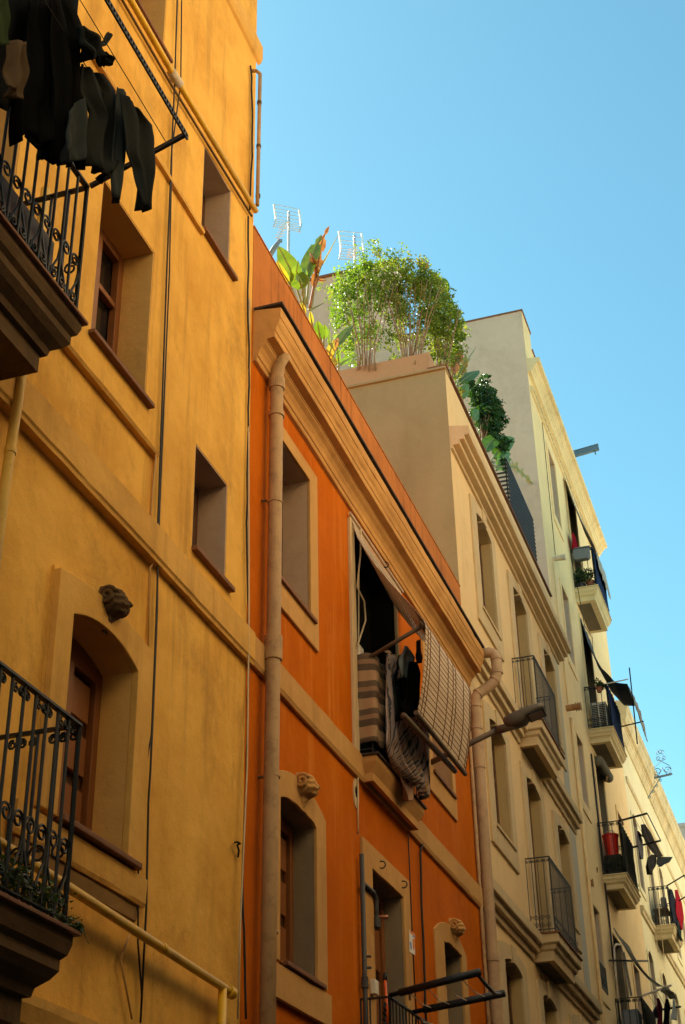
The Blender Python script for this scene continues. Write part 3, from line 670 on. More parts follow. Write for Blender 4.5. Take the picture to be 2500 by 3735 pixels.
# ------------------------------------------------------------------ BEIGE HOUSE
BH = thing('beige_house', 'beige house with planted roof terrace and two small iron balconies', 'house', (0, 22, 0))
hol = []
def BW(y0, y1, z0, z1, b=.32, **k):
    sur = dict(l=.33, r=.27, t=.17, b=b, p=.035, m=BTRIM, rise=.10, key=1)
    return window(BH, y0, y1, z0, z1, rise=.09, depth=.235, reveal=BST, sur=sur, sill=(dict(y0=y0-.09, y1=y1+.09, p=.06, h=.04, m=BTRIM) if b else None), frame=DWOOD, **k)
hol += [BW(19.25, 20.295, 11.38, 13.05), BW(21.86, 22.99, 10.38, 13.03, 0, name='balcony_door'), BW(24.43, 25.52, 11.38, 13.0)]
hol += [BW(19.08, 20.14, 7.97, 9.54), BW(21.57, 22.70, 6.97, 9.51, 0, name='balcony_door'), BW(24.10, 25.20, 7.97, 9.52)]
hol += [BW(18.92, 20.02, 4.2, 6.12), BW(21.40, 22.46, 4.2, 6.14), BW(23.95, 25.0, 4.2, 6.14)]
wall(BH, 17.852, 26.145, 0, 14.40, hol, BEI, zones=[(25.75, 26.145, 0, 13.4, -.012)])
mb = MB(); mb.box(-.010, .006, 25.55, 26.143, 0, 13.42); mb.build('cement_strip', GSTRIP, BH)
mb = MB(); mb.box(-9, -.22, 17.851, 18.05, 14.38, 14.86); mb.box(-.22, -.001, 17.851, 26.14, 14.40, 14.86); mb.build('parapet', BEI, BH)
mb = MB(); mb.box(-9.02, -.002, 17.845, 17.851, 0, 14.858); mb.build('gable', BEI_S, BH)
mb = MB()
for i in range(14): mb.box(-1.62-.0-.5*i+.004, -1.62-.5*(i-1)-.004 if i else -1.12-.004, 17.80, 18.08, 14.862, 14.90)
for i in range(2): mb.box(-1.12+.57*i+.004, -1.12+.57*(i+1)-.004, 17.80, 18.08, 14.862, 14.90)
mb.build('coping', BEI_S, BH, bevel=.006)
mb = MB(); mb.box(-.27, .035, 17.80, 26.16, 14.902, 14.925); mb.build('coping', TILE, BH)
BPROF = [(-.01,13.40),(.04,13.405),(.045,13.42),(.045,13.46),(.14,13.465),(.145,13.48),(.145,13.535),(.215,13.54),(.22,13.55),(.22,13.60),(.295,13.61),(.30,13.625),(.30,13.75),(-.01,13.81)]
moulding(BH, BPROF, 17.853, 26.15, BTRIM, 'cornice')
LP = lambda z: [(-.01,z),(.035,z+.004),(.04,z+.02),(.04,z+.10),(.105,z+.105),(.11,z+.12),(.11,z+.20),(.165,z+.205),(.17,z+.22),(.17,z+.345),(.13,z+.36),(-.01,z+.39)]
moulding(BH, LP(9.965), 17.853, 21.30, BTRIM, 'string_course'); moulding(BH, LP(9.965), 23.15, 26.15, BTRIM, 'string_course')
moulding(BH, LP(6.565), 17.853, 21.0, BTRIM, 'string_course'); moulding(BH, LP(6.565), 22.85, 26.15, BTRIM, 'string_course')
for y0, y1, z, yr in ((21.30, 23.15, 9.965, (21.36,23.10)), (21.0, 22.85, 6.565, (21.06,22.80))):
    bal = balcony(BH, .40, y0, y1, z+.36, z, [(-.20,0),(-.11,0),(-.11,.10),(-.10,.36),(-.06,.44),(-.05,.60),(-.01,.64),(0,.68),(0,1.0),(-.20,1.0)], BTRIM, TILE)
    mb = MB(); railing(mb, [(0,yr[0]),(.355,yr[0]),(.355,yr[1]),(0,yr[1])], z+.39, z+1.50, .088, .0062, .026, 'pair', .005, topscroll=True); mb.build('railing', GIRON, bal)
mb = MB(); mb.box(-9, -.3, 18.05, 26.14, 14.38, 14.42); mb.build('roof', PAVE, BH)
mb = MB(); mb.box(-3.4, -.42, 18.62, 19.3, 14.42, 15.85); pl = mb.build('roof_planter', PLANTW, BH, bevel=.01)
mb = MB(); mb.box(-3.3, -.52, 18.72, 19.2, 15.851, 15.87); mb.build('soil', SOIL, pl)
mb = MB(); mb.box(-4.7, -1.8, 21.95, 22.5, 14.42, 20.80); sh = mb.build('stair_head', PAL_S, BH)
mb = MB(); mb.box(-4.75, -1.76, 21.90, 22.55, 20.80, 20.85); mb.build('coping', TILE, sh)
# slatted metal fence on the terrace edge
fe = thing('slatted_fence', 'dark grey metal fence of thin slats on the beige house terrace', 'fence', (-.15, 24.6, 14.93))
mb = MB()
for i in range(17):
    z = 15.05 + i*.093
    mb.bar((-.15,23.35,z),(-.15,25.82,z), .02, .035); mb.bar((-.62,23.35,z),(-.15,23.35,z), .02, .035)
mb.build('slats', GIRON, fe)
for p in ((-.17,23.36),(-.17,24.6),(-.17,25.80),(-.62,23.36)):
    mb = MB(); mb.box(p[0]-.02, p[0]+.005, p[1]-.02, p[1]+.02, 14.926, 16.60); mb.build('post', GIRON, fe)

# ------------------------------------------------------------------ PALE HOUSE
PH = thing('pale_yellow_house', 'pale yellow house with dentilled cornice and three stacked balconies', 'house', (0, 30.6, 0))
hol = []
def PW(y0, y1, z0, z1, **k):
    b = k.pop('b', .22)
    return window(PH, y0, y1, z0, z1, depth=.30, reveal=k.pop('rev', PAL_S), sur=dict(l=.12, r=.12, t=.10, b=b, p=.025, m=PAL, rise=0), frame=DWOOD, **k)
hol += [PW(27.86, 28.70, 17.80, 19.56), PW(27.70, 28.50, 14.30, 15.97), PW(27.52, 28.29, 11.10, 12.51), PW(27.33, 28.05, 7.45, 9.0)]
hol += [PW(30.25, 31.45, 16.90, 19.95, b=0, name='balcony_door', kind='dark', rev=GREYR), PW(30.15, 31.40, 13.32, 16.25, b=0, name='balcony_door', kind='dark', rev=GREYR),
        PW(29.85, 31.0, 10.06, 12.9, b=0, name='balcony_door', kind='dark', rev=GREYR), PW(29.55, 30.75, 6.66, 9.0, b=0, name='balcony_door', kind='dark', rev=GREYR)]
hol += [PW(32.75, 33.5, 10.9, 12.55), PW(32.3, 33.25, 7.2, 9.0)]
wall(PH, 26.15, 35.12, 0, 20.86, hol, PAL, deep=-9)
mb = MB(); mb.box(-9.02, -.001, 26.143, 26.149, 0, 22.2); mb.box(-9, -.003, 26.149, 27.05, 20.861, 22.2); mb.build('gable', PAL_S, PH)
mb = MB(); mb.box(-.003, .004, 26.150, 27.05, 20.861, 22.2); mb.box(-9, .002, 27.05, 27.75, 20.861, 21.75); mb.box(-9, .0, 27.75, 35.12, 20.861, 21.2); mb.build('attic', PAL, PH)
mb = MB(); mb.box(-9.05, .03, 26.12, 27.08, 22.2, 22.235); mb.box(-9, .03, 27.08, 27.78, 21.75, 21.78); mb.build('coping', TILE, PH)
PPROF = [(-.01,20.50),(.07,20.51),(.085,20.535),(.10,20.57),(.125,20.585),(.135,20.62),(.165,20.635),(.175,20.67),(.205,20.69),(.215,20.72),(.285,20.73),(.295,20.76),(.295,20.84),(-.01,20.875)]
moulding(PH, PPROF, 26.155, 35.25, PTRIM, 'cornice')
mb = MB(); mb.extr([(-.01,20.05),(.03,20.055),(.05,20.07),(.055,20.10),(.055,20.19),(-.01,20.21)], 26.27, 35.2)
for i in range(74): y = 26.30 + i*.12; mb.box(.02, .085, y, y+.065, 20.085, 20.16)
mb.build('dentil_band', PTRIM, PH)
RPRO = [(-.22,0),(-.09,0),(-.09,.30),(-.075,.38),(-.04,.48),(-.03,.60),(-.015,.68),(0,.74),(0,1.0),(-.22,1.0)]
for y0, y1, fl, sb, zr, x, rl, rm in ((29.85, 31.78, 16.88, 16.58, 17.93, .52, IRON, 0), (29.52, 31.42, 13.30, 13.03, 14.32, .52, IRON, 0), (29.22, 31.08, 10.04, 9.78, 11.16, .48, IRON, 0), (29.0, 30.85, 6.64, 6.36, 7.60, .54, IRON, 0)):
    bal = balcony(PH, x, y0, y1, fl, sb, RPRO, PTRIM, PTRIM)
    mb = MB(); railing(mb, [(0,y0+.06),(x-.04,y0+.06),(x-.04,y1-.06),(0,y1-.06)], fl+.02, zr, .13, .008, .03, 'pair', .007, topscroll=True); mb.build('railing', rl, bal)
def stub(y, z, L, r, m):
    mb = MB(); mb.tube([(-.02,y,z),(L,y,z)], r, 14)
    for k in range(3): mb.tube([(L-.10+.045*k,y,z),(L-.085+.045*k,y,z)], r*1.35, 14)
    mb.build('overflow_pipe', m, PH, smooth=False)
stub(26.95, 16.18, .27, .055, WPIPE); stub(26.7, 12.70, .29, .065, RUST); stub(27.45, 9.42, .05, .06, RUST)
mb = MB(); mb.tube([(.04,26.75,16.05),(.04,26.7,12.8)], .018, 6); mb.tube([(.04,26.98,12.6),(.04,27.0,4)], .034, 10); mb.build('drainpipe', PAL, PH, smooth=True)
mb = MB(); mb.tube([(.03,27.35,19.9),(.03,27.2,16.4)], .008, 5); mb.tube([(.03,29.35,12.7),(.03,29.1,4)], .018, 6); mb.tube([(.03,29.45,12.7),(.03,29.2,4)], .010, 6); mb.build('conduit', CABLE, PH)
mb = MB(); railing(mb, [(.02,27.33),(.02,28.05)], 7.47, 7.95, .1, .007, .02, 'pair', .006); mb.build('window_guard', IRON, PH)
# hoist beam above the cornice
hb = thing('hoist_beam', 'blue grey steel hoist beam jutting over the pale house cornice', 'beam', (.2, 30.8, 21.05))
p0, p1 = Vector((-.6,30.8,21.0)), Vector((.86,30.8,21.17))
mb = MB(); mb.bar(p0, p1, .07, .13); mb.bar(p0+Vector((0,0,.07)), p1+Vector((0,0,.07)), .10, .016); mb.bar(p0-Vector((0,0,.07)), p1-Vector((0,0,.07)), .10, .016); mb.build('beam', STEELB, hb)
mb = MB(); mb.tube([p1+Vector((-.10,0,-.05)), p1+Vector((-.10,0,-.20))], .018, 6); mb.build('hook', STEELB, hb)

# ------------------------------------------------------------------ CREAM HOUSE and the end of the street
CH = thing('cream_house', 'long cream house with arched windows at the far end of the row', 'house', (0, 43, 0))
hol = []
def CW(y0, y1, z0, z1, **k):
    return window(CH, y0, y1, z0, z1, rise=.16, depth=.28, reveal=PAL_S, sur=dict(l=.10, r=.10, t=.09, b=k.pop('b', .15), p=.03, m=CRE, rise=.16), frame=DWOOD, **k)
for k in range(6):
    y = 35.6 + k*2.45
    hol.append(CW(y, y+.85, 10.98 if k == 1 else 11.55, 13.3, b=0 if k == 1 else .15)); hol.append(CW(y-.2, y+.65, 7.9, 9.85)); hol.append(CW(y-.2, y+.65, 4.3, 6.6))
wall(CH, 35.13, 51.5, 0, 16.2, hol, CRE)
CPROF = [(-.01,15.35),(.04,15.36),(.05,15.42),(.10,15.50),(.11,15.56),(.13,15.57),(.13,15.64),(.20,15.66),(.21,15.72),(.25,15.78),(.26,15.95),(.29,15.97),(.29,16.2),(-.01,16.24)]
moulding(CH, CPROF, 35.14, 51.6, CTRIM, 'cornice')
moulding(CH, [(-.01,14.15),(.03,14.16),(.045,14.2),(.045,14.28),(-.01,14.3)], 35.4, 51.4, CTRIM, 'moulding')
moulding(CH, [(-.01,10.75),(.05,10.77),(.06,10.84),(.09,10.87),(.09,10.95),(-.01,10.97)], 35.14, 37.3, CTRIM, 'string_course'); moulding(CH, [(-.01,10.75),(.05,10.77),(.06,10.84),(.09,10.87),(.09,10.95),(-.01,10.97)], 39.2, 51.4, CTRIM, 'string_course')
moulding(CH, [(-.01,7.25),(.05,7.27),(.06,7.34),(.09,7.37),(.09,7.45),(-.01,7.47)], 35.14, 51.4, CTRIM, 'string_course')
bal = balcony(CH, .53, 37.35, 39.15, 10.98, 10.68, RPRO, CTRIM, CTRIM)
mb = MB(); railing(mb, [(0,37.4),(.48,37.4),(.48,39.1),(0,39.1)], 11.0, 11.98, .13, .009, .03, 'pair', .008, topscroll=True); mb.build('railing', GIRON, bal)
FB = thing('distant_building', 'grey lilac building closing the far end of the street', 'building', (3, 60, 0))
mb = MB(); mb.box(-1.09, 9, 60, 70, 0, 20.6); mb.build('wall', FARW, FB)
mb = MB(); mb.box(-1.2, 9.1, 59.9, 70, 20.6, 20.75); mb.build('cornice', FARW, FB)

# ================================================================== THINGS HUNG ON, STANDING ON AND GROWING ON THE HOUSES
# ------------------------------------------------------------------ cables
cable([PX('A',1015,0,.03), PX('A',1000,470,.03), PX('A',985,820,.03), PX('A',955,1560,.03), PX('B',925,1000,.03), PX('B',905,1560,.03), PX('C',900,600,.03), PX('C',880,1100,.03), PX('C',862,1500,.03), PX('D',850,300,.03), PX('D',838,900,.03), PX('D',805,1560,.03)], .007, CABLE, 'cable', 'longer of the twin black cables running down the yellow facade')
cable([PX('A',1040,0,.03), PX('A',1035,470,.03), PX('A',985,850,.03), PX('A',970,1560,.03), PX('B',935,1000,.03), PX('B',912,1560,.03), PX('C',905,300,.03), PX('C',890,760,.03), PX('C',868,1300,.03), PX('D',830,120,.03), PX('D',800,420,.03), PX('D',792,700,.03), PX('D',790,1100,.03), PX('D',812,1400,.03)], .006, CABLE, 'cable', 'thinner twin black cable bowing away from its neighbour low on the yellow facade')
cable([PX('B',893,1190,.02), PX('C',860,60,.02), PX('C',862,110,.02), PX('C',895,150,.02), PX('C',888,300,.02), PX('C',858,350,.02), PX('C',848,800,.02)], .006, TCABLE, 'cable', 'short yellow painted wire kinked over the string course')
cable([PX('D',740,1060,.03), PX('D',690,1200,.03), PX('D',720,1350,.03), PX('D',755,1540,.03)], .007, TCABLE, 'cable', 'slack painted wire looping below the lower gas pipe')
cable(wob([PX('A',1435,380,.02), PX('A',1445,700,.02), PX('A',1430,1200,.02)], 5, .01), .010, CABLE, 'cable', 'black cable beside the short drainpipe at the top of the yellow house')
cable(wob([PX('A',1418,1240,.02), PX('B',1418,400,.02), PX('B',1425,800,.02), PX('B',1412,1300,.02), PX('C',1412,400,.02), PX('C',1425,650,.02), PX('C',1412,1100,.02), PX('D',1410,150,.05), PX('D',1385,750,.05), PX('D',1395,1150,.05), PX('D',1408,1540,.05)], 4, .012), .009, CABLE, 'cable', 'wavy black cable in the seam between yellow and orange houses')
cable([PX('B',1428,300,.02), PX('B',1422,900,.02), PX('C',1425,600,.06), PX('D',1415,100,.06), PX('D',1375,1000,.06), PX('D',1360,1540,.06)], .007, WCABLE, 'cable', 'pale straight wire in the seam between yellow and orange houses')
cable([PX('D',1345,530,.01), PX('D',1360,528,.06), PX('D',1375,535,.06), PX('D',1358,545,.04), PX('D',1368,575,.03), PX('D',1362,615,.02)], .008, IRON, 'wire_hook', 'small rusty hook with a dangling wire at the edge of the yellow wall', 'hook')
cable([PX('F',720,560,.02), PX('G',716,40,.03), PX('G',715,330,.02), PX('G',718,480,.02)], .008, WCABLE, 'cable', 'pale wire dropping past the round vent under the orange balcony')
cable([PX('G',1000,425,.02), PX('G',1012,700,.02), PX('G',1028,1100,.02), PX('G',1052,1560,.02)], .007, CABLE, 'cable', 'thin black wire below the striped sheet on the orange wall')
cable(wob([PX('G',1062,345,.03), PX('G',1092,500,.03), PX('G',1072,590,.03), PX('G',1078,850,.03), PX('G',1092,1200,.03), PX('G',1105,1565,.03)], 3, .006), .013, CABLE, 'cable', 'thick black cable with a kink on the orange wall')
cable([PX('a6',190,230,.06), PX('a6',185,500,.06), PX('a6',152,830,.07), PX('a6',225,980,.07), PX('a6',240,1180,.07), PX('a6',155,1440,.06)], .010, WCABLE, 'cable', 'white cord hanging loose across the black balcony doorway')
cable([PX('b1',360,1480,.30), PX('b1',400,1700,.22), PX('b1',445,1950,.05), PX('b2',470,100,.02), PX('b2',485,300,.02)], .008, CABLE, 'cable', 'black cable hanging beneath the topmost pale balcony')
cable([PX('b4',1060,560,.5), PX('b4',1090,800,.5), PX('b4',1120,1060,.5)], .008, WCABLE, 'clothes_line', 'white line dropping over the brown clothes on the far rack', 'line')
cable([PY('b5',1100,0,37.2), PY('b5',1150,400,37.2), PY('b5',1225,1080,36.9)], .012, WCABLE, 'clothes_line', 'longer white line dangling past the cream balcony', 'line')
cable([PY('b5',1000,480,37.2), PY('b5',1085,700,37.2), PY('b5',1130,1000,37.0)], .012, WCABLE, 'clothes_line', 'shorter white line dangling past the cream balcony', 'line')

# ------------------------------------------------------------------ top left balcony: drying rack and dark laundry
rk = thing('drying_rack', 'black perforated drying rack fixed to the topmost yellow balcony', 'drying rack', (.5, 5.9, 7.94))
a0, a1_ = Vector((.50,5.93,7.945)), PY('A',1062,768,5.93)
mb = MB(); mb.bar(a0, a1_, .022, .03); mb.build('arm', IRON, rk)
xb, zb = a1_.x, a1_.z
mb = MB(); yb0, yb1 = 2.6, 5.95
mb.bar((xb,yb0,zb+.020),(xb,yb1,zb+.020), .012, .008); mb.bar((xb,yb0,zb-.018),(xb,yb1,zb-.018), .012, .008)
k = 0; y = yb0
while y < yb1: mb.box(xb-.006, xb+.006, y, y+.014, zb-.02, zb+.02); y += .036
mb.build('perforated_bar', IRON, rk)
mb = MB()
for x in (.68, .84, 1.0): mb.tube([(x,2.6,7.99+(x-.5)*.345),(x,5.93,7.99+(x-.5)*.345)], .003, 5)
mb.build('line', CABLE, rk)
def hang(c, L, R, X, mat, name, label, cat, group='dark laundry on the topmost rack', **k):
    return drape([PX(c,x,y,X) for x, y in L], [PX(c,x,y,X) for x, y in R], mat, name, label, cat, group, **k)
hang('A', [(705,530),(715,700),(730,860),(772,960),(784,1080),(802,1185)], [(800,640),(866,715),(880,800),(868,930),(852,1060),(840,1208)], .98, C_CHAR, 'trousers', 'charcoal trousers with one leg hanging lowest, last on the rack', 'trousers', folds=1.6, amp=.035, thick=.007)
hang('A', [(682,495),(668,600),(655,780),(648,950),(640,1100),(642,1130)], [(722,540),(738,640),(725,780),(722,880),(710,1000),(690,1158)], .90, C_JEAN, 'trousers', 'washed grey trousers hanging as one narrow straight leg', 'trousers', folds=1.0, amp=.025, thick=.007)
hang('A', [(470,365),(465,520),(530,640),(512,760),(500,880),(512,940)], [(590,440),(675,540),(690,640),(695,760),(665,960),(612,1030)], .84, C_CHAR, 'jacket', 'creased dark grey jacket beside the narrow trouser leg', 'jacket', folds=2.3, amp=.045, thick=.012, ragged=.02)
hang('A', [(160,0),(150,300),(108,560),(128,760)], [(310,0),(330,300),(345,700),(300,880)], .76, C_BLACK, 'coat', 'long black coat hanging near the beige sleeve', 'coat', folds=3, amp=.05, ragged=.06)
hang('A', [(285,0),(300,400),(300,700),(318,900)], [(400,0),(470,150),(468,700),(438,940)], .82, C_BLACK, 'coat', 'long black coat whose hem hangs in two points by the jacket', 'coat', folds=2.4, amp=.05, ragged=.08)
hang('A', [(440,150),(450,260),(500,345)], [(478,150),(548,215),(575,330)], .90, C_CHAR, 'pullover', 'bunched dark pullover pegged above the creased jacket', 'pullover', folds=1.5, amp=.05, thick=.008)
hang('A', [(555,245),(590,238),(625,185)], [(575,268),(605,255),(632,205)], .92, C_CHAR, 'sock', 'small charcoal sock sticking out from the bunched pullover', 'sock', folds=1, amp=.01, thick=.012)
hang('A', [(565,300),(558,340),(590,372)], [(600,300),(634,335),(630,372)], .92, C_BLACK, 'glove', 'black woolly glove pegged above the creased jacket', 'glove', folds=1.5, amp=.02, thick=.02, ragged=.012)
hang('A', [(60,230),(30,400),(18,500)], [(152,240),(158,400),(125,570)], .95, C_TAUPE, 'shirt', 'taupe shirt showing one rolled sleeve against black clothes', 'shirt', folds=1.2, amp=.035, thick=.007)
hang('A', [(-80,-40),(-80,260)], [(48,-40),(42,255)], .98, C_GREEN, 'towel', 'dark green towel at the very corner of the photo', 'towel', folds=1.2, amp=.03)
hang('A', [(228,640),(240,800),(255,905)], [(292,640),(300,760),(272,905)], .70, C_TEAL, 'cloth', 'dark teal rag hanging low between the black coats', 'cloth', folds=1.2, amp=.03)
hang('A', [(-80,-60),(-80,560),(-60,600)], [(470,-60),(470,400),(440,640)], .70, C_BLACK, 'blanket', 'black blanket behind the taupe shirt', 'blanket', folds=3, amp=.05, ragged=.05)
hang('A', [(380,640),(350,860),(370,930)], [(478,560),(468,820),(448,920)], .88, C_JEAN, 'trousers', 'faded grey trouser leg hanging in front of the coat with two points', 'trousers', folds=1, amp=.035, thick=.007)
# things on the two yellow balconies
bx = thing('planter_box', 'dark wooden planter box behind the topmost iron railing', 'planter', (.25, 5.2, 7.3))
mb = MB(); mb.box(.10, .42, 4.75, 5.72, 7.30, 7.335); mb.box(.10, .42, 4.75, 5.72, 7.14, 7.16); mb.box(.10,.13,4.75,5.72,7.16,7.30); mb.box(.39,.42,4.75,5.72,7.16,7.30); mb.build('box', DWOOD, bx)
mb = MB()
for y in (4.8, 5.66): mb.bar((.0,y,7.02),(.36,y,7.14), .02, .02)
mb.build('bracket', IRON, bx)
def leaf_cloud(mb, centres, n, size, flat=.0):
    for _ in range(n):
        c, rx, ry, rz = random.choice(centres)
        while True:
            p = Vector((ru(-1,1), ru(-1,1), ru(-1,1)))
            if p.length < 1: break
        if p.length > 1e-3: p = p.normalized() * (p.length ** .55)
        q = Vector((c[0]+p.x*rx, c[1]+p.y*ry, c[2]+p.z*rz))
        d = Vector((ru(-1,1), ru(-1,1), ru(-1,.25))).normalized(); s_ = size*ru(.6,1.35)
        sd = d.cross(Vector((ru(-1,1), ru(-1,1), ru(-1,1)))).normalized()*s_*.32; nn = d.cross(sd).normalized()*s_*.10
        m_ = q + d*s_*.5
        b = len(mb.v); mb.v += [tuple(q), tuple(m_+sd+nn), tuple(q+d*s_-nn), tuple(m_-sd+nn)]
        mb.f += [(b, b+1, b+2), (b, b+2, b+3)]
iv = thing('trailing_plant', 'bushy green ivy trailing over the edge of the lower yellow balcony', 'plant', (.45, 6.0, 3.5))
mb = MB(); cs = []
for i in range(24):
    y = 5.0 + i*.055; cs.append(((.44+ru(-.08,.07), y, 3.53+.10*rnd()), .09, .08, .10))
cs += [((.52, 6.42, 3.50), .03, .04, .04)]
leaf_cloud(mb, cs, 1100, .034); mb.build('foliage', L_IVY, iv)
for i in range(8):
    y = 5.1+i*.17; mb = MB(); mb.tube([(.42,y,3.47),(.47+ru(-.04,.04),y+ru(-.1,.1),3.60)], .004, 4); mb.build('stem', L_STEM, iv)
mb = MB(); mb.tube([(.50,6.30,3.48),(.54,6.43,3.49),(.555,6.50,3.42)], .003, 4); mb.build('stem', L_STEM, iv)

# ------------------------------------------------------------------ orange house: laundry balcony
# rolled bamboo blind: from the lintel out over a pole and down
Ltop = [(.03,12.70,9.36),(.10,12.68,9.10),(.26,12.67,8.78),(.46,12.67,8.47),(.64,12.68,8.22),(.745,12.70,8.06),(.78,12.70,7.99),(.775,12.70,7.86),(.745,12.72,7.55),(.69,12.76,7.28),(.64,12.79,7.10)]
Rtop = [(p[0], p[1]+1.86, p[2]+.03) for p in Ltop]
bl = thing('roll_up_blind', 'bamboo roll-up blind hung out over the orange balcony', 'blind', (.4, 13.6, 7.1))
Lp = resamp(Ltop, 46); Rp = resamp(Rtop, 46)
def blind_point(i, u):
    p = Lp[i].lerp(Rp[i], u); t = i/45
    s_ = -.16*math.sin(math.pi*u)*math.exp(-((t-.30)/.22)**2)          # the roof part sags
    q = .03*math.sin(u*5+t*4)*max(0, t-.5)
    return p + Vector((q*.6 + .16*math.sin(math.pi*u)*max(0,t-.55)*(1.2-t), 0, s_))
mb = MB()
for i in range(46):
    t0 = blind_point(i, 0); a = blind_point(min(45,i+1),0) - blind_point(max(0,i-1),0)
    nseg = 8; upv = Vector((a.z, 0, -a.x)).normalized()
    for j in range(nseg):
        mb.bar(blind_point(i, j/nseg), blind_point(i, (j+1)/nseg), .0440, .005, upv=upv)
mb.build('slats', BAMB, bl)
mb = MB()
for i in range(24, 45):
    for j in range(8): mb.bar((blind_point(i,j/8)+blind_point(i+1,j/8))/2, (blind_point(i,(j+1)/8)+blind_point(i+1,(j+1)/8))/2, .011, .004)
mb.build('gap_shade', simple('gap shade brown', (.20,.12,.055), .7), bl)  # brown strips added between slats, painting the shade seen through the gaps
mb = MB()
for u in (.04, .09, .27, .45, .56, .62, .80, .95, .985):
    mb.tube([blind_point(i, u) + Vector(((Lp[min(45,i+1)]-Lp[max(0,i-1)]).normalized().z*-.006, 0, (Lp[min(45,i+1)]-Lp[max(0,i-1)]).normalized().x*.006)) for i in range(22, 46)], .0042, 5)
mb.build('cord', DWOOD, bl)
mb = MB(); mb.tube([blind_point(45,0)+Vector((-.01,-.03,-.02)), blind_point(45,1)+Vector((-.01,.03,-.02))], .026, 10); mb.build('bottom_bar', DBAMB, bl)
mb = MB(); mb.tube([(.04,12.62,9.38),(.04,14.62,9.41)], .018, 8); mb.build('top_bar', BAMB, bl)
# the pole rack that carries it
rk = thing('drying_rack', 'dark wooden pole rack propped out from the orange laundry balcony', 'drying rack', (.16, 13.6, 7.76))
mb = MB(); mb.tube([(.10,12.80,7.74),(.745,12.73,7.985)], .022, 8); mb.build('arm', DBAMB, rk, smooth=True)
mb = MB(); mb.tube([(.10,14.50,7.74),(.745,14.62,8.01)], .022, 8); mb.build('arm', DBAMB, rk, smooth=True)
mb = MB(); mb.tube([(.74,12.66,7.985),(.74,14.66,8.015)], .018, 8); mb.build('front_pole', DBAMB, rk, smooth=True)
mb = MB(); mb.tube([PX('a7',695,812,.56), PX('a7',1285,1450,.56)], .030, 8); mb.build('lower_pole', DBAMB, rk, smooth=True)
mb = MB(); 
for k in range(5): mb.tube([PX('a7',470+k*16,60+ru(0,20),.30), PX('a7',500+k*14,95+ru(-10,20),.32)], .005, 4)
mb.build('string', WCABLE, rk)
G2 = 'laundry on the orange balcony'
# striped cloth over the rail: end panel and front panel in one piece
mb = MB(); plan = [(.0,12.775),(.06,12.77),(.13,12.768),(.185,12.775),(.20,12.80),(.205,12.95),(.20,13.12),(.205,13.30),(.20,13.45)]; rows = []
for i in range(24):
    z = 7.79 - .95*i/23; row = []
    pp = resamp([(p[0], p[1], 0) for p in plan], 26)
    for j, p in enumerate(pp):
        k = .012*math.sin(j*.9 + i*.16) + .010*math.sin(i*.75 + j*.35)*(1 if 10 < i < 19 else .3)
        row.append((p.x + k + .01, p.y - k*.8, z + .012*math.sin(j*.5)))
    rows.append(row)
mb.grid(rows); tag(mb.build('striped_cloth', C_STRIPE, None, smooth=True, solid=.006), 'tan and grey striped cloth wrapped round the orange balcony rail', 'cloth', G2)
hang('a7', [(525,110),(520,400),(512,800),(530,1110),(575,1270),(640,1380),(760,1530)], [(575,120),(600,300),(760,500),(960,1000),(965,1250),(990,1500),(985,1770)], .30, C_SHEET, 'bed_sheet', 'large pastel striped sheet gathered and trailing below the orange balcony', 'bed sheet', G2, folds=5, amp=.05, n=34, m=40, thick=.005, ragged=.02)
hang('a7', [(585,1270),(640,1500),(690,1700),(735,1790)], [(700,1400),(790,1560),(860,1640),(790,1790)], .24, cloth_mat('pinkish cloth', (.32,.19,.13)), 'pillow_case', 'pinkish brown pillow case hanging beneath the striped sheet', 'pillow case', G2, folds=1.6, amp=.03)
hang('a7', [(640,120),(580,380),(560,700),(580,900)], [(700,140),(720,460),(740,700),(830,800)], .33, C_CHAR, 'dark_sheet', 'dark grey sheet between the pastel sheet and the blue grey shirt', 'sheet', G2, folds=3.5, amp=.04)
hang('a7', [(708,20),(640,180),(628,240),(655,385)], [(735,20),(828,160),(815,210),(748,385)], .45, C_BGREY, 'shirt', 'blue grey shirt pegged by one point under the pole', 'shirt', G2, folds=1.5, amp=.03, thick=.008)
hang('a7', [(760,200),(750,400),(745,600),(700,700),(730,790)], [(840,200),(880,330),(872,560),(850,700),(810,825)], .50, C_BLACK, 'trousers', 'black trousers hanging just beside the bamboo blind', 'trousers', G2, folds=1.6, amp=.03, thick=.012)
hang('a7', [(650,330),(680,520),(700,740)], [(690,330),(745,480),(800,800)], .44, C_BLACK, 'jersey', 'black jersey half hidden beneath the blue grey shirt', 'jersey', G2, folds=1.3, amp=.03, thick=.01)
hang('a7', [(388,220),(410,310),(440,440),(455,500)], [(420,230),(510,390),(512,430),(472,500)], .20, cloth_mat('green cloth', (.06,.085,.03)), 'cloth', 'small green cloth draped over the orange balcony railing', 'cloth', G2, folds=1.4, amp=.02)
hang('a7', [(850,-40),(850,120),(886,215)], [(890,-60),(890,100),(890,215)], .52, C_BROWN, 'cloth', 'narrow brown cloth tucked behind the bamboo blind', 'cloth', G2, folds=.8, amp=.02)
jb = MB(); jb.box(.0, .055, 12.80, 12.94, 7.80, 7.93); tag(jb.build('junction_box', WPLAS, None, bevel=.008), 'cream junction box at the foot of the black balcony doorway', 'junction box')
jb = MB(); q = PX('a8',246,800); jb.box(.032, .085, q.y-.055, q.y+.055, q.z-.06, q.z+.07); tag(jb.build('junction_box', WPLAS, None, bevel=.008), 'cream junction box beside the lower orange house door', 'junction box')
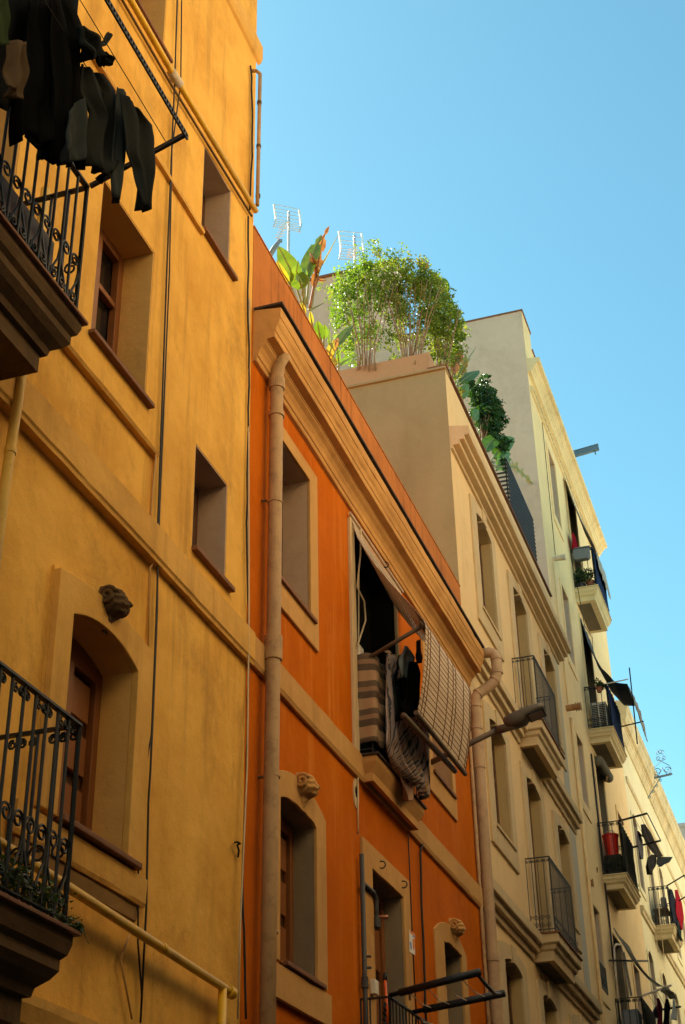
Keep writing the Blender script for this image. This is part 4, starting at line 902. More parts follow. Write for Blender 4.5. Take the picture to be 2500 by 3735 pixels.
# lower rack with pegs
rk = thing('drying_rack', 'empty black tubular drying rack with wooden pegs, nearest the ground', 'drying rack', (.27, 13.2, 4.41))
e1 = PX('a8',1275,650,1.12); e2 = PX('a8',1515,850,1.12)
s1 = Vector((.27,12.72,4.425)); s2 = Vector((.27,e2.y,4.42))
for a, b in ((s1, e1), (s2, e2)):
    mb = MB(); d = (b-a)*.04; mb.tube([a, a+(b-a)*.12, a+(b-a)*.125, b+d], [.020,.022,.034,.034], 12); mb.build('arm', IRON, rk, smooth=True)
mb = MB(); mb.tube([e1, e1.lerp(e2,.3)+Vector((0,0,-.03)), e1.lerp(e2,.7)+Vector((0,0,-.05)), e2], .016, 8); mb.build('end_bar', GIRON, rk, smooth=True)
mb = MB(); lines = []
for t in (.22, .42, .62, .82):
    a = s1.lerp(e1, t); b = s2.lerp(e2, t); lines.append((a, b)); mb.tube([a, a.lerp(b,.5)+Vector((0,0,-.035)), b], .005, 5)
mb.build('line', WCABLE, rk)
pg0 = None
for (a, b), us in zip(lines, ((.05,.12,.42,.45,.8),(.1,.55,.6,.9),(.15,.45,.75,.9,.95),(.2,.45,.5,.62,.9))):
    for u in us:
        p = a.lerp(b, u) + Vector((0,0,-.035*4*u*(1-u)))
        if pg0 is None:
            pg0 = thing('clothes_peg', 'small wooden clothes peg left on the line of the empty rack', 'peg', p, 'pegs on the empty rack')
            for sx in (-1, 1):
                mb = MB(); mb.bar(p+Vector((sx*.008,0,.02)), p+Vector((sx*.004,.004,-.07)), .012, .010); mb.build('jaw', PEGW, pg0)
        else:
            d_ = dup(pg0, p - pg0.location, pg0['label'], 'pegs on the empty rack'); d_.rotation_euler = (ru(-.25,.25), ru(-.2,.2), ru(-1,1))
br = thing('broom', 'orange handled broom leaning in the lower orange house doorway', 'broom', PX('a8',430,960,.12))
mb = MB(); mb.tube([PX('a8',405,715,.10), PX('a8',432,1130,.14)], .014, 8); mb.build('handle', ORPL, br, smooth=True)
mb = MB(); mb.tube([PX('a8',407,652,.10), PX('a8',405,720,.10)], .020, 8); mb.build('grip', IRON, br, smooth=True)
rp = MB(); pts = [PX('a8',402+8*math.sin(i*1.6),940+i*14,.20) for i in range(16)]; rp.tube(pts, .014, 6); tag(rp.build('twisted_rope', CABLE, None, smooth=True), 'twisted black rope hanging from the lower orange balcony rail', 'rope')
hang('a8', [(735,1092),(760,1137)], [(790,1128),(830,1137)], .30, cloth_mat('off white cloth', (.50,.44,.34)), 'cloth', 'off white cloth hung over the lower orange balcony rail', 'cloth', None, folds=1, amp=.025, thick=.007)
ps = thing('poster', 'small torn white and orange paper notice stuck on the orange wall', 'poster', PX('a8',660,460,.03))
P_ = lambda *pts: [(PX('a8',x,y,.034).y, PX('a8',x,y,.034).z) for x, y in pts]
mb = MB(); mb.prism(P_((637,235),(688,282),(690,482),(641,448)), .031, .036); mb.build('sheet', PAPER, ps)
for k, (pts, m) in enumerate(((((638,238),(684,282),(682,310),(640,262)), PAPO), (((664,330),(687,320),(688,400),(676,440),(668,410)), PAPO), (((640,350),(655,362),(657,430),(643,420)), PAPB), (((668,290),(684,296),(684,316),(668,310)), PAPB))):
    mb = MB(); mb.prism(P_(*pts), .0362, .038+k*.0004); mb.build('print', m, ps)

# ------------------------------------------------------------------ street lamp on a raised arm
lm = thing('street_lamp', 'grey flat-headed street lamp on a sloping arm from the orange wall', 'street lamp', (0, 15.6, 7.64))
Y0 = 15.6
def lp(c, x, y): return PY(c, x, y, Y0)
A0 = Vector((-.01, Y0, 7.64)); A1 = lp('b6',460,1222); A2 = lp('b6',640,1172)
mb = MB(); mb.tube([A0, A1], .034, 12); mb.build('arm', LAMPP, lm, smooth=True)
mb = MB(); mb.tube([A1 - (A1-A0).normalized()*.02, A2 + (A2-A1)*.3], .050, 14); mb.build('collar', LAMPP, lm, smooth=True)
hA = lp('b6',545,1120); hB = lp('b6',1130,905)
ax = (hB-hA).normalized(); upv = Vector((-ax.z, 0, ax.x)); 
mb = MB(); rows = []; L_ = (hB-hA).length
for t, wd, tp, bt in ((0,.05,.02,-.05),(.05,.09,.035,-.085),(.22,.12,.045,-.11),(.46,.135,.05,-.105),(.55,.14,.05,-.062),(.85,.14,.045,-.044),(.96,.125,.04,-.04),(1.0,.07,.015,-.015)):
    c = hA + ax*(L_*t); n = 20; row = []
    for j in range(n+1):
        a = 2*math.pi*j/n; sy = math.copysign(abs(math.cos(a))**.6, math.cos(a)); sz = math.copysign(abs(math.sin(a))**.6, math.sin(a))
        row.append(c + Vector((0,1,0))*(wd*sy) + upv*((tp if sz > 0 else -bt)*sz))
    rows.append(row)
mb.grid(rows); mb.build('lamp_head', LAMPM, lm, smooth=True)
c0 = hA + ax*(L_*.60) - upv*.064; c1 = hA + ax*(L_*.93) - upv*.052
mb = MB(); mb.bar(c0, c1, .20, .012, upv=upv); mb.build('lens', LENS, lm, bevel=.004)
mb = MB(); mb.bar(c0-ax*.02+upv*.004, c1+ax*.02+upv*.004, .25, .012, upv=upv); mb.build('lamp_rim', IRON, lm, bevel=.004)

# ------------------------------------------------------------------ roof garden
def blade(mb, sp, wmax, nrm, tears=0, fold=.18, n=18):
    """one paddle leaf along the points sp"""
    P = resamp(sp, n); N = Vector(nrm).normalized(); cut = set(random.sample(range(4, n-2), min(tears, n-6))) if tears else set()
    for sg in (-1, 1):
        base = len(mb.v)
        for i in range(n):
            t = i/(n-1); w_ = wmax*(math.sin(math.pi*min(1, t*.93+.07)**.85)**.75 if t < .999 else .02)
            tg = (P[min(i+1,n-1)]-P[max(i-1,0)]).normalized(); sd = tg.cross(N).normalized()*sg
            k = w_*(ru(.35,.75) if i in cut else ru(.95,1.04))
            mb.v.append(tuple(P[i])); mb.v.append(tuple(P[i] + sd*k*.55 + N*(fold*k*.55))); mb.v.append(tuple(P[i] + sd*k + N*(fold*k*.5) - tg*(0.0 if i not in cut else .03)))
        for i in range(n-1):
            a = base+i*3
            mb.f.append((a, a+1, a+4, a+3)); 
            if i+1 not in cut: mb.f.append((a+1, a+2, a+5, a+4))
VIEW = lambda p: (Vector(CAM) - Vector(p)).normalized()
def banana(label, X0, leaves, base, group='banana plants on the roof terrace', name='banana_plant', stemr=.02):
    """leaves: (crop, [(x,y)...] spine from stalk to tip, half width in m, material, tears, depth shift, stalk start)"""
    b = PX(*base, X0); t = thing(name, label, 'plant', b, group)
    for c, sp, wd, mat, tears, dx, side in leaves:
        pts = [PX(c, x, y, X0 + dx*(i/(len(sp)-1))) for i, (x, y) in enumerate(sp)]
        nr = (VIEW(pts[1]) + Vector((ru(-.3,.3), side, .25))).normalized()
        mb = MB(); blade(mb, pts[1:] if len(pts) > 3 else pts, wd, nr, tears)
        mb.build('leaf', mat, t, smooth=True)
        mb = MB(); q = resamp(pts, 14); mb.tube(q, [stemr*(.9-.7*i/13) for i in range(14)], 6); mb.build('stalk', L_STEM if mat is not L_DRY else L_DRY, t, smooth=True)
    return t
X1 = -1.0
banana('tall banana plant with a torn brown leaf beside the nearest roof antenna', X1, [
    ('a4', [(600,1420),(500,1120),(420,900),(330,720),(250,575)], .135, L_BAN, 0, -.25, .5),
    ('a4', [(640,1450),(620,1100),(700,800),(800,560),(870,415)], .11, L_BAN, 1, .1, -.6),
    ('a4', [(700,1480),(760,1150),(840,720),(880,480),(985,290)], .075, L_DRY, 6, .15, .4),
    ('a4', [(720,1480),(790,1080),(870,850),(990,640),(1115,410)], .085, L_BANY, 3, .2, .9),
    ('a4', [(620,1400),(600,1180),(560,1080),(510,960),(540,780)], .12, L_BAN, 0, .2, .2),
    ('a4', [(660,1400),(690,1040),(640,1000),(560,1000),(500,1060)], .10, L_BAN, 1, .2, .3),
    ('a4', [(770,1100),(800,960),(780,830),(740,740),(720,670)], .065, L_DRY, 5, .25, .1),
    ('a4', [(780,1090),(800,1040),(850,1060),(900,1075),(945,1060)], .022, L_DRY, 3, .1, .1),
    ('a4', [(540,1400),(400,1080),(310,950),(270,860),(230,780)], .05, L_BANY, 0, -.1, .4),
    ('a4', [(690,1480),(730,1480),(800,1440),(860,1410),(920,1375)], .028, L_BAN, 0, .1, 1.2),
    ('a4', [(690,1720),(640,1560),(620,1480),(600,1430),(575,1375)], .03, L_BANY, 0, .1, .4),
    ('a4', [(760,1800),(740,1700),(725,1620),(715,1560),(710,1500)], .04, L_BANY, 0, .1, .5),
], ('a4', 640, 1900))
banana('low banana plant with yellow torn leaf against the terracotta roof wall', X1, [
    ('a4', [(880,1980),(860,1900),(840,1820),(825,1730),(815,1640)], .085, L_BAN, 0, .1, .3),
    ('a4', [(900,2000),(905,1900),(910,1840),(915,1760),(920,1690)], .055, L_BAN, 0, .1, .6),
    ('a4', [(1000,2200),(980,2000),(975,1900),(980,1780),(990,1670)], .045, L_BAN, 0, .1, .9),
    ('a4', [(1000,2250),(1080,2000),(1150,1900),(1230,1790),(1320,1700)], .075, L_BAN, 0, .1, .2),
    ('a4', [(1020,2200),(1040,2060),(1060,1980),(1090,1920),(1120,1890)], .05, L_DRY, 3, .1, .3),
    ('a4', [(1000,2350),(985,2200),(990,2100),(1020,1990),(1050,1930)], .06, L_BANY, 1, .1, .2),
    ('a4', [(1110,2380),(1120,2250),(1110,2150),(1100,2080),(1090,2010)], .045, L_BAN, 0, .1, .5),
    ('a4', [(1100,2300),(1140,2260),(1190,2220),(1250,2190),(1310,2160)], .05, L_BAN, 0, .1, .3),
    ('a4', [(930,2050),(990,2140),(1030,2200),(1060,2250),(1085,2290)], .06, L_BANY, 4, .1, .4),
], ('a4', 1020, 2500))
X2 = -.24
banana('banana plant with upright tattered leaf behind the beige house coping', X2, [
    ('E', [(1150,1050),(1180,960),(1205,900),(1235,850),(1265,805)], .16, L_BANY, 3, .05, .3),
    ('E', [(1160,1060),(1175,1000),(1200,975),(1240,950),(1280,928)], .14, L_BANR, 0, .05, .2),
    ('E', [(1170,1090),(1185,1060),(1200,1040),(1215,1020),(1230,1005)], .10, L_BANR, 0, .05, .4),
    ('E', [(1175,1085),(1178,1065),(1180,1050),(1182,1035),(1184,1020)], .06, L_BANY, 0, .0, .4),
    ('E', [(1130,1000),(1145,940),(1155,900),(1165,870),(1175,840)], .09, L_DRY, 2, .05, .4),
    ('E', [(1150,1010),(1170,960),(1185,930),(1200,900),(1215,850)], .10, L_BANY, 2, .05, .1),
], ('E', 1150, 1070))
banana('banana plant spreading broad leaves before the dark clipped shrub', X2, [
    ('E', [(1330,1400),(1310,1350),(1330,1310),(1355,1285),(1385,1265)], .15, L_BANR, 0, .05, .3),
    ('E', [(1335,1410),(1360,1370),(1390,1335),(1425,1300),(1465,1280)], .17, L_BANR, 0, .05, .1),
    ('E', [(1345,1420),(1370,1400),(1395,1385),(1420,1372),(1445,1362)], .12, L_BANR, 1, .05, .4),
    ('E', [(1350,1440),(1380,1415),(1410,1400),(1430,1395),(1450,1390)], .08, L_BANR, 1, .0, .5),
    ('E', [(1365,1430),(1420,1425),(1470,1430),(1520,1480),(1568,1530)], .13, L_BANY, 7, .10, .3),
    ('E', [(1350,1470),(1370,1440),(1390,1430),(1410,1440),(1430,1450)], .07, L_BANR, 1, .0, .2),
    ('E', [(1240,1210),(1250,1180),(1258,1165),(1268,1150),(1280,1138)], .10, L_BANR, 0, .0, .3),
    ('E', [(1240,1220),(1245,1200),(1247,1192),(1250,1184),(1255,1176)], .07, L_BANY, 0, .0, .3),
], ('E', 1350, 1480))
def ficus(label, Y0, blobs, stems, n, leafm, size, base, depth=.45, name='ficus_tree', lab2=None):
    b = PY(*base, Y0); t = thing(name, label, 'tree', b, 'clipped ficus trees on the roof terrace')
    cs = []
    def sc(c, x, y, r):   # metres across for r pixels at that point
        return (PY(c, x+r, y, Y0) - PY(c, x, y, Y0)).length
    for c, x, y, rx, ry in blobs:
        p = PY(c, x, y, Y0); sx = sc(c, x, y, rx); sz = abs((PY(c, x, y-ry, Y0)-p).z)
        k = max(7, int(rx*ry/190))
        for _ in range(k):
            a = ru(0, 6.283); r = ru(.25,1)**.6
            cs.append(((p.x + sx*r*math.cos(a)*.9, Y0 + ru(-depth, depth), p.z + sz*r*math.sin(a)*.9), ru(.05,.13), ru(.07,.18), ru(.05,.13)))
    mb = MB(); leaf_cloud(mb, cs, n, size); mb.build('crown', leafm, t)
    mb = MB()
    for c, pts, r in stems:
        q = [PY(c, x, y, Y0 - depth*.75 + ru(-.08,.08)) for x, y in pts]; q = resamp(q, 8); q = [p + Vector((ru(-.012,.012), ru(-.03,.03), 0)) for p in q]
        mb.tube(q, [r*(1-.6*i/7) for i in range(8)], 6)
    mb.build('trunk', BARK, t, smooth=True)
    return t
st = []
for i in range(13):
    x = 655+i*7+ru(-4,4); st.append(('E', [(x-8+i, 925), (x, 840), (x+(i-6)*9+ru(-10,10), 650), (x+(i-6)*16+ru(-15,15), 470)], ru(.007,.015)))
ficus('bushy ficus with pale stems standing leftmost in the terracotta roof planter', 18.95, [('E',650,445,90,95),('E',610,500,85,80),('E',690,540,100,110),('E',570,620,55,70),('E',600,720,65,70),('E',715,680,40,80),('E',745,410,70,65),('E',590,800,40,50),('E',730,800,35,45),('E',520,545,28,30),('E',620,840,30,25)], st, 7500, L_FIC, .050, ('E',690,925))
st = []
for i in range(15):
    x = 880+i*7+ru(-4,4); st.append(('E', [(x-4, 900), (x, 820), (x+(i-7)*9+ru(-10,10), 640), (x+(i-7)*17+ru(-15,15), 460)], ru(.008,.017)))
ficus('largest ficus with a fan of brown stems in the terracotta roof planter', 19.05, [('E',870,450,90,90),('E',960,455,85,80),('E',900,540,120,100),('E',1010,540,90,100),('E',845,640,40,80),('E',960,700,80,70),('E',850,760,30,55),('E',1060,640,70,90),('E',770,340,22,18),('E',850,365,40,25),('E',840,840,30,22)], st, 9500, L_FICY, .050, ('E',925,900))
st = []
for i in range(10):
    x = 1060+i*7+ru(-4,4); st.append(('E', [(x, 930), (x+4, 850), (x+(i-4)*8+ru(-8,8), 720), (x+(i-4)*13+ru(-10,10), 600)], ru(.007,.014)))
ficus('olive ficus overhanging the corner of the beige house roof', 19.6, [('E',1110,600,60,70),('E',1130,690,70,80),('E',1080,740,70,80),('E',1160,740,45,55),('E',1110,850,55,60),('E',1150,920,35,40),('E',1060,500,45,55),('E',1060,840,40,50),('E',1140,990,20,40)], st, 7500, L_FICY, .050, ('E',1090,930))
def shrub_at_X(): pass
st = []
for i in range(6):
    x = 1290+i*5; st.append(('E', [(x, 1330), (x, 1250), (x+(i-3)*12, 1130)], .02))
ficus('dense dark green clipped ficus between the two right-hand banana plants', 22.9, [('E',1290,1040,55,50),('E',1320,1090,60,60),('E',1290,1130,60,60),('E',1350,1140,50,60),('E',1340,1220,60,60),('E',1370,1270,50,60),('E',1300,1220,45,60),('E',1260,1020,25,25),('E',1390,1330,35,40)], st, 8500, L_FICD, .065, ('E',1300,1330), depth=.3)
# little flower, ball and heads of plants seen at the terrace edge
fl = thing('flower_plant', 'orange red flower spike above the largest ficus', 'plant', PY('E',985,420,19.6), None)
for k in range(7):
    mb = MB(); c = ('E', [(985,420),(975+k*6,390),(960+k*9,372),(955+k*11,350+abs(k-3)*6)]); blade(mb, [PY('E',x,y,19.5) for x, y in c[1]], .028, VIEW((0,19.5,18)), 0); mb.build('leaf', simple('coral flower', (.45,.10,.035), .6) if k == 0 else bpy.data.materials['coral flower'], fl)
banana('pair of smooth banana leaves showing past the top of the largest ficus', -.75, [
    ('E', [(1040,520),(1050,490),(1055,460),(1052,440),(1045,420)], .09, L_BAN, 0, .0, .2),
    ('E', [(1090,560),(1095,530),(1095,500),(1088,475),(1075,450)], .13, L_BAN, 0, .0, .2)], ('E', 1080, 600))
# TV antennas
def antenna(label, Y0, mast, plate, boom):
    b = PY(*mast[1], Y0); t = thing('tv_antenna', label, 'antenna', b, 'tv antennas on the roof')
    m0, m1 = PY(*mast[0], Y0), PY(*mast[1], Y0)
    mb = MB(); mb.tube([m0 + Vector((0,0,.05)), Vector((m0.x, Y0, m1.z-2.5))], .030, 8); mb.build('mast', ALU, t, smooth=True)
    c0, c1 = PY(*plate[0], Y0), PY(*plate[1], Y0); h = plate[2]
    mb = MB(); 
    for k in range(9):
        f = (k/8-.5); off = .28*abs(f)**1.2
        a = Vector((c0.x, Y0-off, c0.z + f*h)); b_ = Vector((c1.x, Y0-off, c1.z + f*h)); mb.tube([a, b_], .010, 5)
    mb.build('reflector', ALU, t)
    mb = MB()
    for c in (c0, c1):
        pts = [Vector((c.x, Y0-.28*abs(k/8-.5)**1.2, c.z+(k/8-.5)*h)) for k in range(9)]; mb.tube(pts, .022, 6)
    mb.build('side_rib', ALU, t)
    q0, q1 = PY(*boom[0], Y0-.05), PY(*boom[1], Y0-.75)
    mb = MB(); mb.bar(q0, q1, .035, .035)
    for k in range(6):
        p = q0.lerp(q1, .15+.15*k); mb.tube([p-Vector((.10,0,0)), p+Vector((.10,0,0))], .008, 5)
    mb.build('boom', ALU, t)
antenna('white tv antenna on a tall mast above the yellow house corner', 22.0, (('a4',405,110),('a4',395,640)), (('a4',222,190),('a4',582,265),.62), (('a4',375,215),('a4',255,470)))
antenna('second tv antenna half hidden by the bushy ficus', 23.0, (('a4',1340,450),('a4',1350,800)), (('a4',1150,610),('a4',1475,640),.78), (('a4',1325,590),('a4',1290,740)))
rd = MB(); rd.tube([PX('a4',100,760,-.35), PX('a4',210,590,-.35), PX('a4',270,505,-.35), PX('a4',300,490,-.35), PX('a4',298,520,-.35)], [.030,.030,.022,.014,.010], 8)
tag(rd.build('umbrella', STEELB, None, smooth=True), 'folded dark umbrella leaning over the orange parapet by the yellow house', 'umbrella')
bl2 = MB(); c = PX('E',1165,852,-.28); bl2.lathe((c.x,c.y,c.z), [(.02,-.11),(.08,-.09),(.11,-.03),(.11,.03),(.07,.09),(.02,.11)], 14); tag(bl2.build('lantern', TPLAS, None, smooth=True), 'small round dark lantern beside the tattered banana leaf', 'lantern')

# ------------------------------------------------------------------ pale house balconies: screens, awnings and what stands on them
def screen(label, y0, y1, x, z0, z1, mat, name='reed_screen'):
    rows = []; mb = MB(); n = 26
    for i in range(12):
        z = z0 + (z1-z0)*i/11; rows.append([(x + .012*math.sin(j*1.9+i*.3) + .008*rnd(), y0+(y1-y0)*j/(n-1), z) for j in range(n)])
    mb.grid(rows); return tag(mb.build(name, mat, None, smooth=True, solid=.008), label, 'screen', 'screens tied to the pale balconies')
screen('blue screen along the topmost pale balcony railing', 29.92, 31.72, .505, 16.92, 17.92, C_MESH)
screen('dark blue screen along the pale balcony beside the air conditioner', 29.6, 31.36, .505, 13.36, 14.34, C_MESH)
screen('blackish reed screen along the pale balcony holding the red bucket', 29.3, 31.0, .465, 10.10, 11.14, C_DSCR)
screen('blackish reed screen on the lowest pale balcony', 29.1, 30.8, .525, 6.70, 7.56, C_DSCR)
def sheet3(rows3, mat, name, label, cat, thick=.006, group=None, sag=0):
    """cloth through 3D rows [(a, b)...] from top to bottom"""
    A = resamp([r[0] for r in rows3], 28); B = resamp([r[1] for r in rows3], 28); mb = MB(); rows = []
    for i in range(28):
        rows.append([A[i].lerp(B[i], j/13) + Vector((.012*math.sin(j*1.7+i*.4), 0, -sag*math.sin(math.pi*j/13) + .01*math.sin(j*.9+i*.8))) for j in range(14)])
    mb.grid(rows); return tag(mb.build(name, mat, None, smooth=True, solid=thick), label, cat, group)
V = lambda *a: Vector(a)
sheet3([(V(.03,30.0,20.0),V(.03,31.6,20.02)), (V(.20,30.0,19.2),V(.20,31.6,19.2)), (V(.42,30.0,18.4),V(.42,31.65,18.4)), (V(.56,30.0,17.95),V(.56,31.7,17.98)), (V(.58,30.3,17.5),V(.58,31.75,17.4))], C_PAWN, 'awning', 'pale awning stretched over the topmost pale balcony', 'awning')
sheet3([(V(.02,30.05,16.25),V(.02,31.45,16.27)), (V(.14,30.05,15.6),V(.14,31.45,15.6)), (V(.36,30.05,14.95),V(.36,31.45,14.95)), (V(.62,30.05,14.55),V(.62,31.45,14.55)), (V(.90,30.05,14.46),V(.90,31.45,14.50)), (V(.95,30.05,14.2),V(.95,31.45,14.25))], C_AWN, 'awning', 'slate grey awning swept far out over the air conditioner balcony', 'awning')
sheet3([(V(.93,30.3,14.45),V(.93,31.9,14.50)), (V(.97,30.4,14.1),V(.97,31.9,14.1)), (V(1.02,30.9,13.75),V(1.0,31.8,13.72))], C_PAWN, 'awning_valance', 'pale torn valance fluttering from the slate grey awning', 'valance')
pr = thing('awning_support', 'thin dark poles holding the slate grey awning off its balcony', 'awning poles', (.5, 30.7, 14.3))
mb = MB(); mb.tube([(.0,29.62,14.32),(.45,29.62,14.35),(.93,30.0,14.55)], .014, 6); mb.build('pole', WPIPE, pr)
mb = MB(); mb.tube([(.44,31.35,14.0),(1.02,31.35,14.06)], .016, 6); mb.build('pole', IRON, pr)
mb = MB(); mb.tube([(.88,31.1,15.30),(.84,31.1,13.45)], .016, 6); mb.build('pole', IRON, pr)
ac = thing('air_conditioner', 'white slatted air conditioner units side by side on a pale balcony', 'air conditioner', (.2, 30.0, 13.32))
mb = MB(); mb.box(.06,.40,29.85,30.3,13.325,14.05); mb.build('housing', LILAC, ac, bevel=.01)
for xx in (.085,.245):
    mb = MB()
    for k in range(15): mb.box(xx, xx+.13, 29.832, 29.849, 13.40+k*.04, 13.42+k*.04)
    mb.build('grille', IRON, ac)
def pot_plant(label, c, r, h, pm, lm, n, spread, name='potted_plant', size=.06, group='potted plants on the balconies'):
    t = thing(name, label, 'plant', c, group)
    mb = MB(); mb.lathe(c, [(r*.7,0),(r*.9,h*.8),(r*1.05,h*.82),(r*1.05,h),(r*.9,h)], 14); mb.build('pot', pm, t, smooth=False)
    mb = MB(); cs = [((c[0]+ru(-.5,.5)*spread, c[1]+ru(-.5,.5)*spread, c[2]+h+ru(.1,1)*spread), spread*.35, spread*.35, spread*.35) for _ in range(9)]
    leaf_cloud(mb, cs, n, size); mb.build('foliage', lm, t)
pot_plant('potted plant with dark leaves at the outer side of the topmost balcony', (.36,29.98,16.92), .10, .16, TPLAS, L_IVY, 320, .32)
pot_plant('potted plant close to the wall on the topmost balcony', (.14,30.02,16.92), .10, .14, GPLAS, L_FICD, 320, .30)
pot_plant('trailing plant in a brown pot hung above the air conditioner', (.33,29.58,14.16), .07, .11, TPLAS, L_IVY, 260, .20)
pb = thing('planter_box', 'grey plastic planter box hooked on the topmost balcony railing', 'planter', (.25, 29.85, 17.7))
mb = MB(); rr = [(x, 29.80, 0) for x in (0,)]; 
mb.extr([(.07,17.62),(.12,17.58),(.40,17.58),(.45,17.64),(.45,17.84),(.07,17.86)], 29.74, 29.90); mb.build('box', GPLAS, pb, bevel=.01)
mb = MB(); mb.box(.05,.47,29.73,29.91,17.862,17.885); mb.build('rim', GPLAS, pb)
bk = thing('bucket', 'bright red plastic bucket standing high behind a balcony railing', 'bucket', (.22, 29.55, 10.55))
mb = MB(); mb.lathe((.21,29.52,10.50), [(.125,0),(.155,.34),(.165,.42),(.178,.425),(.178,.45),(.16,.46),(.05,.50),(.02,.50)], 24); mb.build('body', RPLAS, bk, smooth=False)
mb = MB(); mb.tube([(.21+.10*math.cos(a), 29.50, 10.98+.07*math.sin(a)) for a in np.linspace(0, math.pi, 12)], .008, 5); mb.build('handle', WPIPE, bk)
sd = MB(); sd.box(.05,.40,29.36,29.66,10.06,10.50); tag(sd.build('storage_crate', DSC if False else C_DSCR, None, bevel=.01), 'dark crate the red bucket stands on', 'crate')
hang('b1', [(292,820),(298,900),(318,1010)], [(302,815),(345,900),(352,1010)], .12, C_RED, 'towel', 'bright red towel hanging in the topmost balcony doorway', 'towel', None, folds=1.2, amp=.03)
rl = MB(); p0, p1 = V(.10,29.85,12.72), V(.12,31.1,12.74); q = [p0.lerp(p1, i/20) for i in range(21)]; rl.tube(q, [.11+.006*math.sin(i*9) for i in range(21)], 14)
tag(rl.build('rolled_blind', C_GAUZE, None, smooth=True), 'bamboo blind rolled up above the red bucket balcony', 'blind')
rk = thing('drying_rack', 'iron drying rack holding brown clothes out from the red bucket balcony', 'drying rack', (.45, 30.2, 11.15))
mb = MB(); mb.tube([(.44,29.3,11.16),(1.04,29.3,11.25)], .022, 6); mb.build('arm', IRON, rk)
mb = MB(); mb.tube([(.44,31.0,11.10),(1.08,31.0,11.18)], .022, 6); mb.build('arm', IRON, rk)
mb = MB(); mb.tube([(1.04,29.3,11.25),(1.08,31.0,11.18)], .012, 6); mb.build('end_bar', IRON, rk)
mb = MB()
for t in (.55,.75): mb.tube([V(.44,29.3,11.16).lerp(V(1.04,29.3,11.25),t), V(.44,31.0,11.10).lerp(V(1.08,31.0,11.18),t)], .004, 4)
mb.build('line', CABLE, rk)
G3 = 'clothes on the red bucket balcony rack'
hang('b4', [(945,420),(960,560),(1010,680),(1090,800),(1150,900)], [(990,415),(1060,520),(1130,660),(1200,780),(1250,870)], .80, C_BROWN, 'trousers', 'long faded black trousers slung over the far rack', 'trousers', G3, folds=1.6, amp=.03, thick=.01)
hang('b4', [(1080,850),(1010,900),(1000,1000),(1040,1100),(1055,1135)], [(1150,850),(1165,930),(1150,1020),(1110,1090),(1078,1138)], .80, C_BROWN, 'shirt', 'faded black shirt hanging to a point below the slung trousers', 'shirt', G3, folds=1.5, amp=.03, thick=.01)
hang('b4', [(1160,880),(1150,990),(1200,1022)], [(1385,885),(1340,960),(1215,1022)], .85, C_CHAR, 'hood', 'dark hood spread flat at the tip of the far rack', 'hood', G3, folds=1.3, amp=.02, thick=.01)
hang('b4', [(878,510),(880,700),(905,840),(930,915)], [(900,520),(945,640),(960,780),(950,918)], .70, C_ZIG, 'sock', 'grey zigzag patterned long sock beside the slung trousers', 'sock', G3, folds=1, amp=.015, thick=.01)
hang('b4', [(880,505),(920,590)], [(900,520),(965,600)], .72, C_WINE, 'cloth', 'small dark red rag above the zigzag sock', 'cloth', G3, folds=1, amp=.015)
# lowest pale balcony: twisted awning, racks, clothes
A_ = [('b5',400,600),('b5',470,740),('b5',560,880),('b5',700,1120),('b5',850,1310),('b5',960,1440),('b5',1100,1560)]; B_ = [('b5',420,640),('b5',520,770),('b5',650,900),('b5',740,1090),('b5',870,1300),('b5',990,1440),('b5',1200,1560)]
ys = [29.3,29.3,29.35,29.4,29.5,29.7,30.0]
L3 = [PX(c,x,y,.10+.10*i) for i, (c,x,y) in enumerate(A_)]; R3 = [PX(c,x,y,.12+.10*i) for i, (c,x,y) in enumerate(B_)]
drape(L3, R3, C_GAUZE, 'shade_cloth', 'twisted grey woven shade cloth sagging from the wall to the lowest rack', 'shade cloth', None, folds=1.5, amp=.02, n=30)
rk = thing('drying_rack', 'lowest drying rack on the pale house, hung with red and black clothes', 'drying rack', (.5, 30, 7.6))
mb = MB(); mb.tube([PX('b5',860,1715,.55), PX('b5',1335,1540,1.08)], .024, 6); mb.build('arm', WPIPE, rk)
mb = MB(); mb.tube([PX('b5',1045,1960,.60), PX('b5',1495,1890,1.12)], .022, 6); mb.build('arm', IRON, rk)
mb = MB()
for t in (.2,.35,.5,.7): mb.tube([PX('b5',860,1715,.55).lerp(PX('b5',1335,1540,1.08),t), PX('b5',1045,1960,.60).lerp(PX('b5',1495,1890,1.12),t)], .004, 4)
mb.build('line', CABLE, rk)
mb = MB(); mb.tube([PX('b5',330,1135,.03), PX('b5',955,1142,.60)], .020, 6); tag(mb.build('awning_pole', IRON, None), 'horizontal dark bar sticking out above the lowest pale balcony', 'pole')
G4 = 'clothes on the lowest rack of the pale house'
hang('b5', [(1100,1750),(1095,1900),(1130,2050),(1150,2230)], [(1135,1750),(1190,1900),(1185,2050),(1180,2230)], .80, C_WINE, 'shirt', 'wine red shirt hanging on the lowest rack', 'shirt', G4, folds=1.4, amp=.03, thick=.008)
hang('b5', [(1240,1760),(1215,1900),(1225,2100),(1230,2250)], [(1280,1770),(1330,1900),(1310,2100),(1290,2250)], .90, C_BLACK, 'shirt', 'black shirt hanging between wine red and net cloths', 'shirt', G4, folds=1.4, amp=.03, thick=.008)
hang('b5', [(1370,1760),(1365,1900),(1358,2100)], [(1400,1760),(1430,1900),(1440,2110)], 1.02, C_PALEM, 'net_cloth', 'pale patterned net cloth at the tip of the lowest rack', 'cloth', G4, folds=1.2, amp=.02)
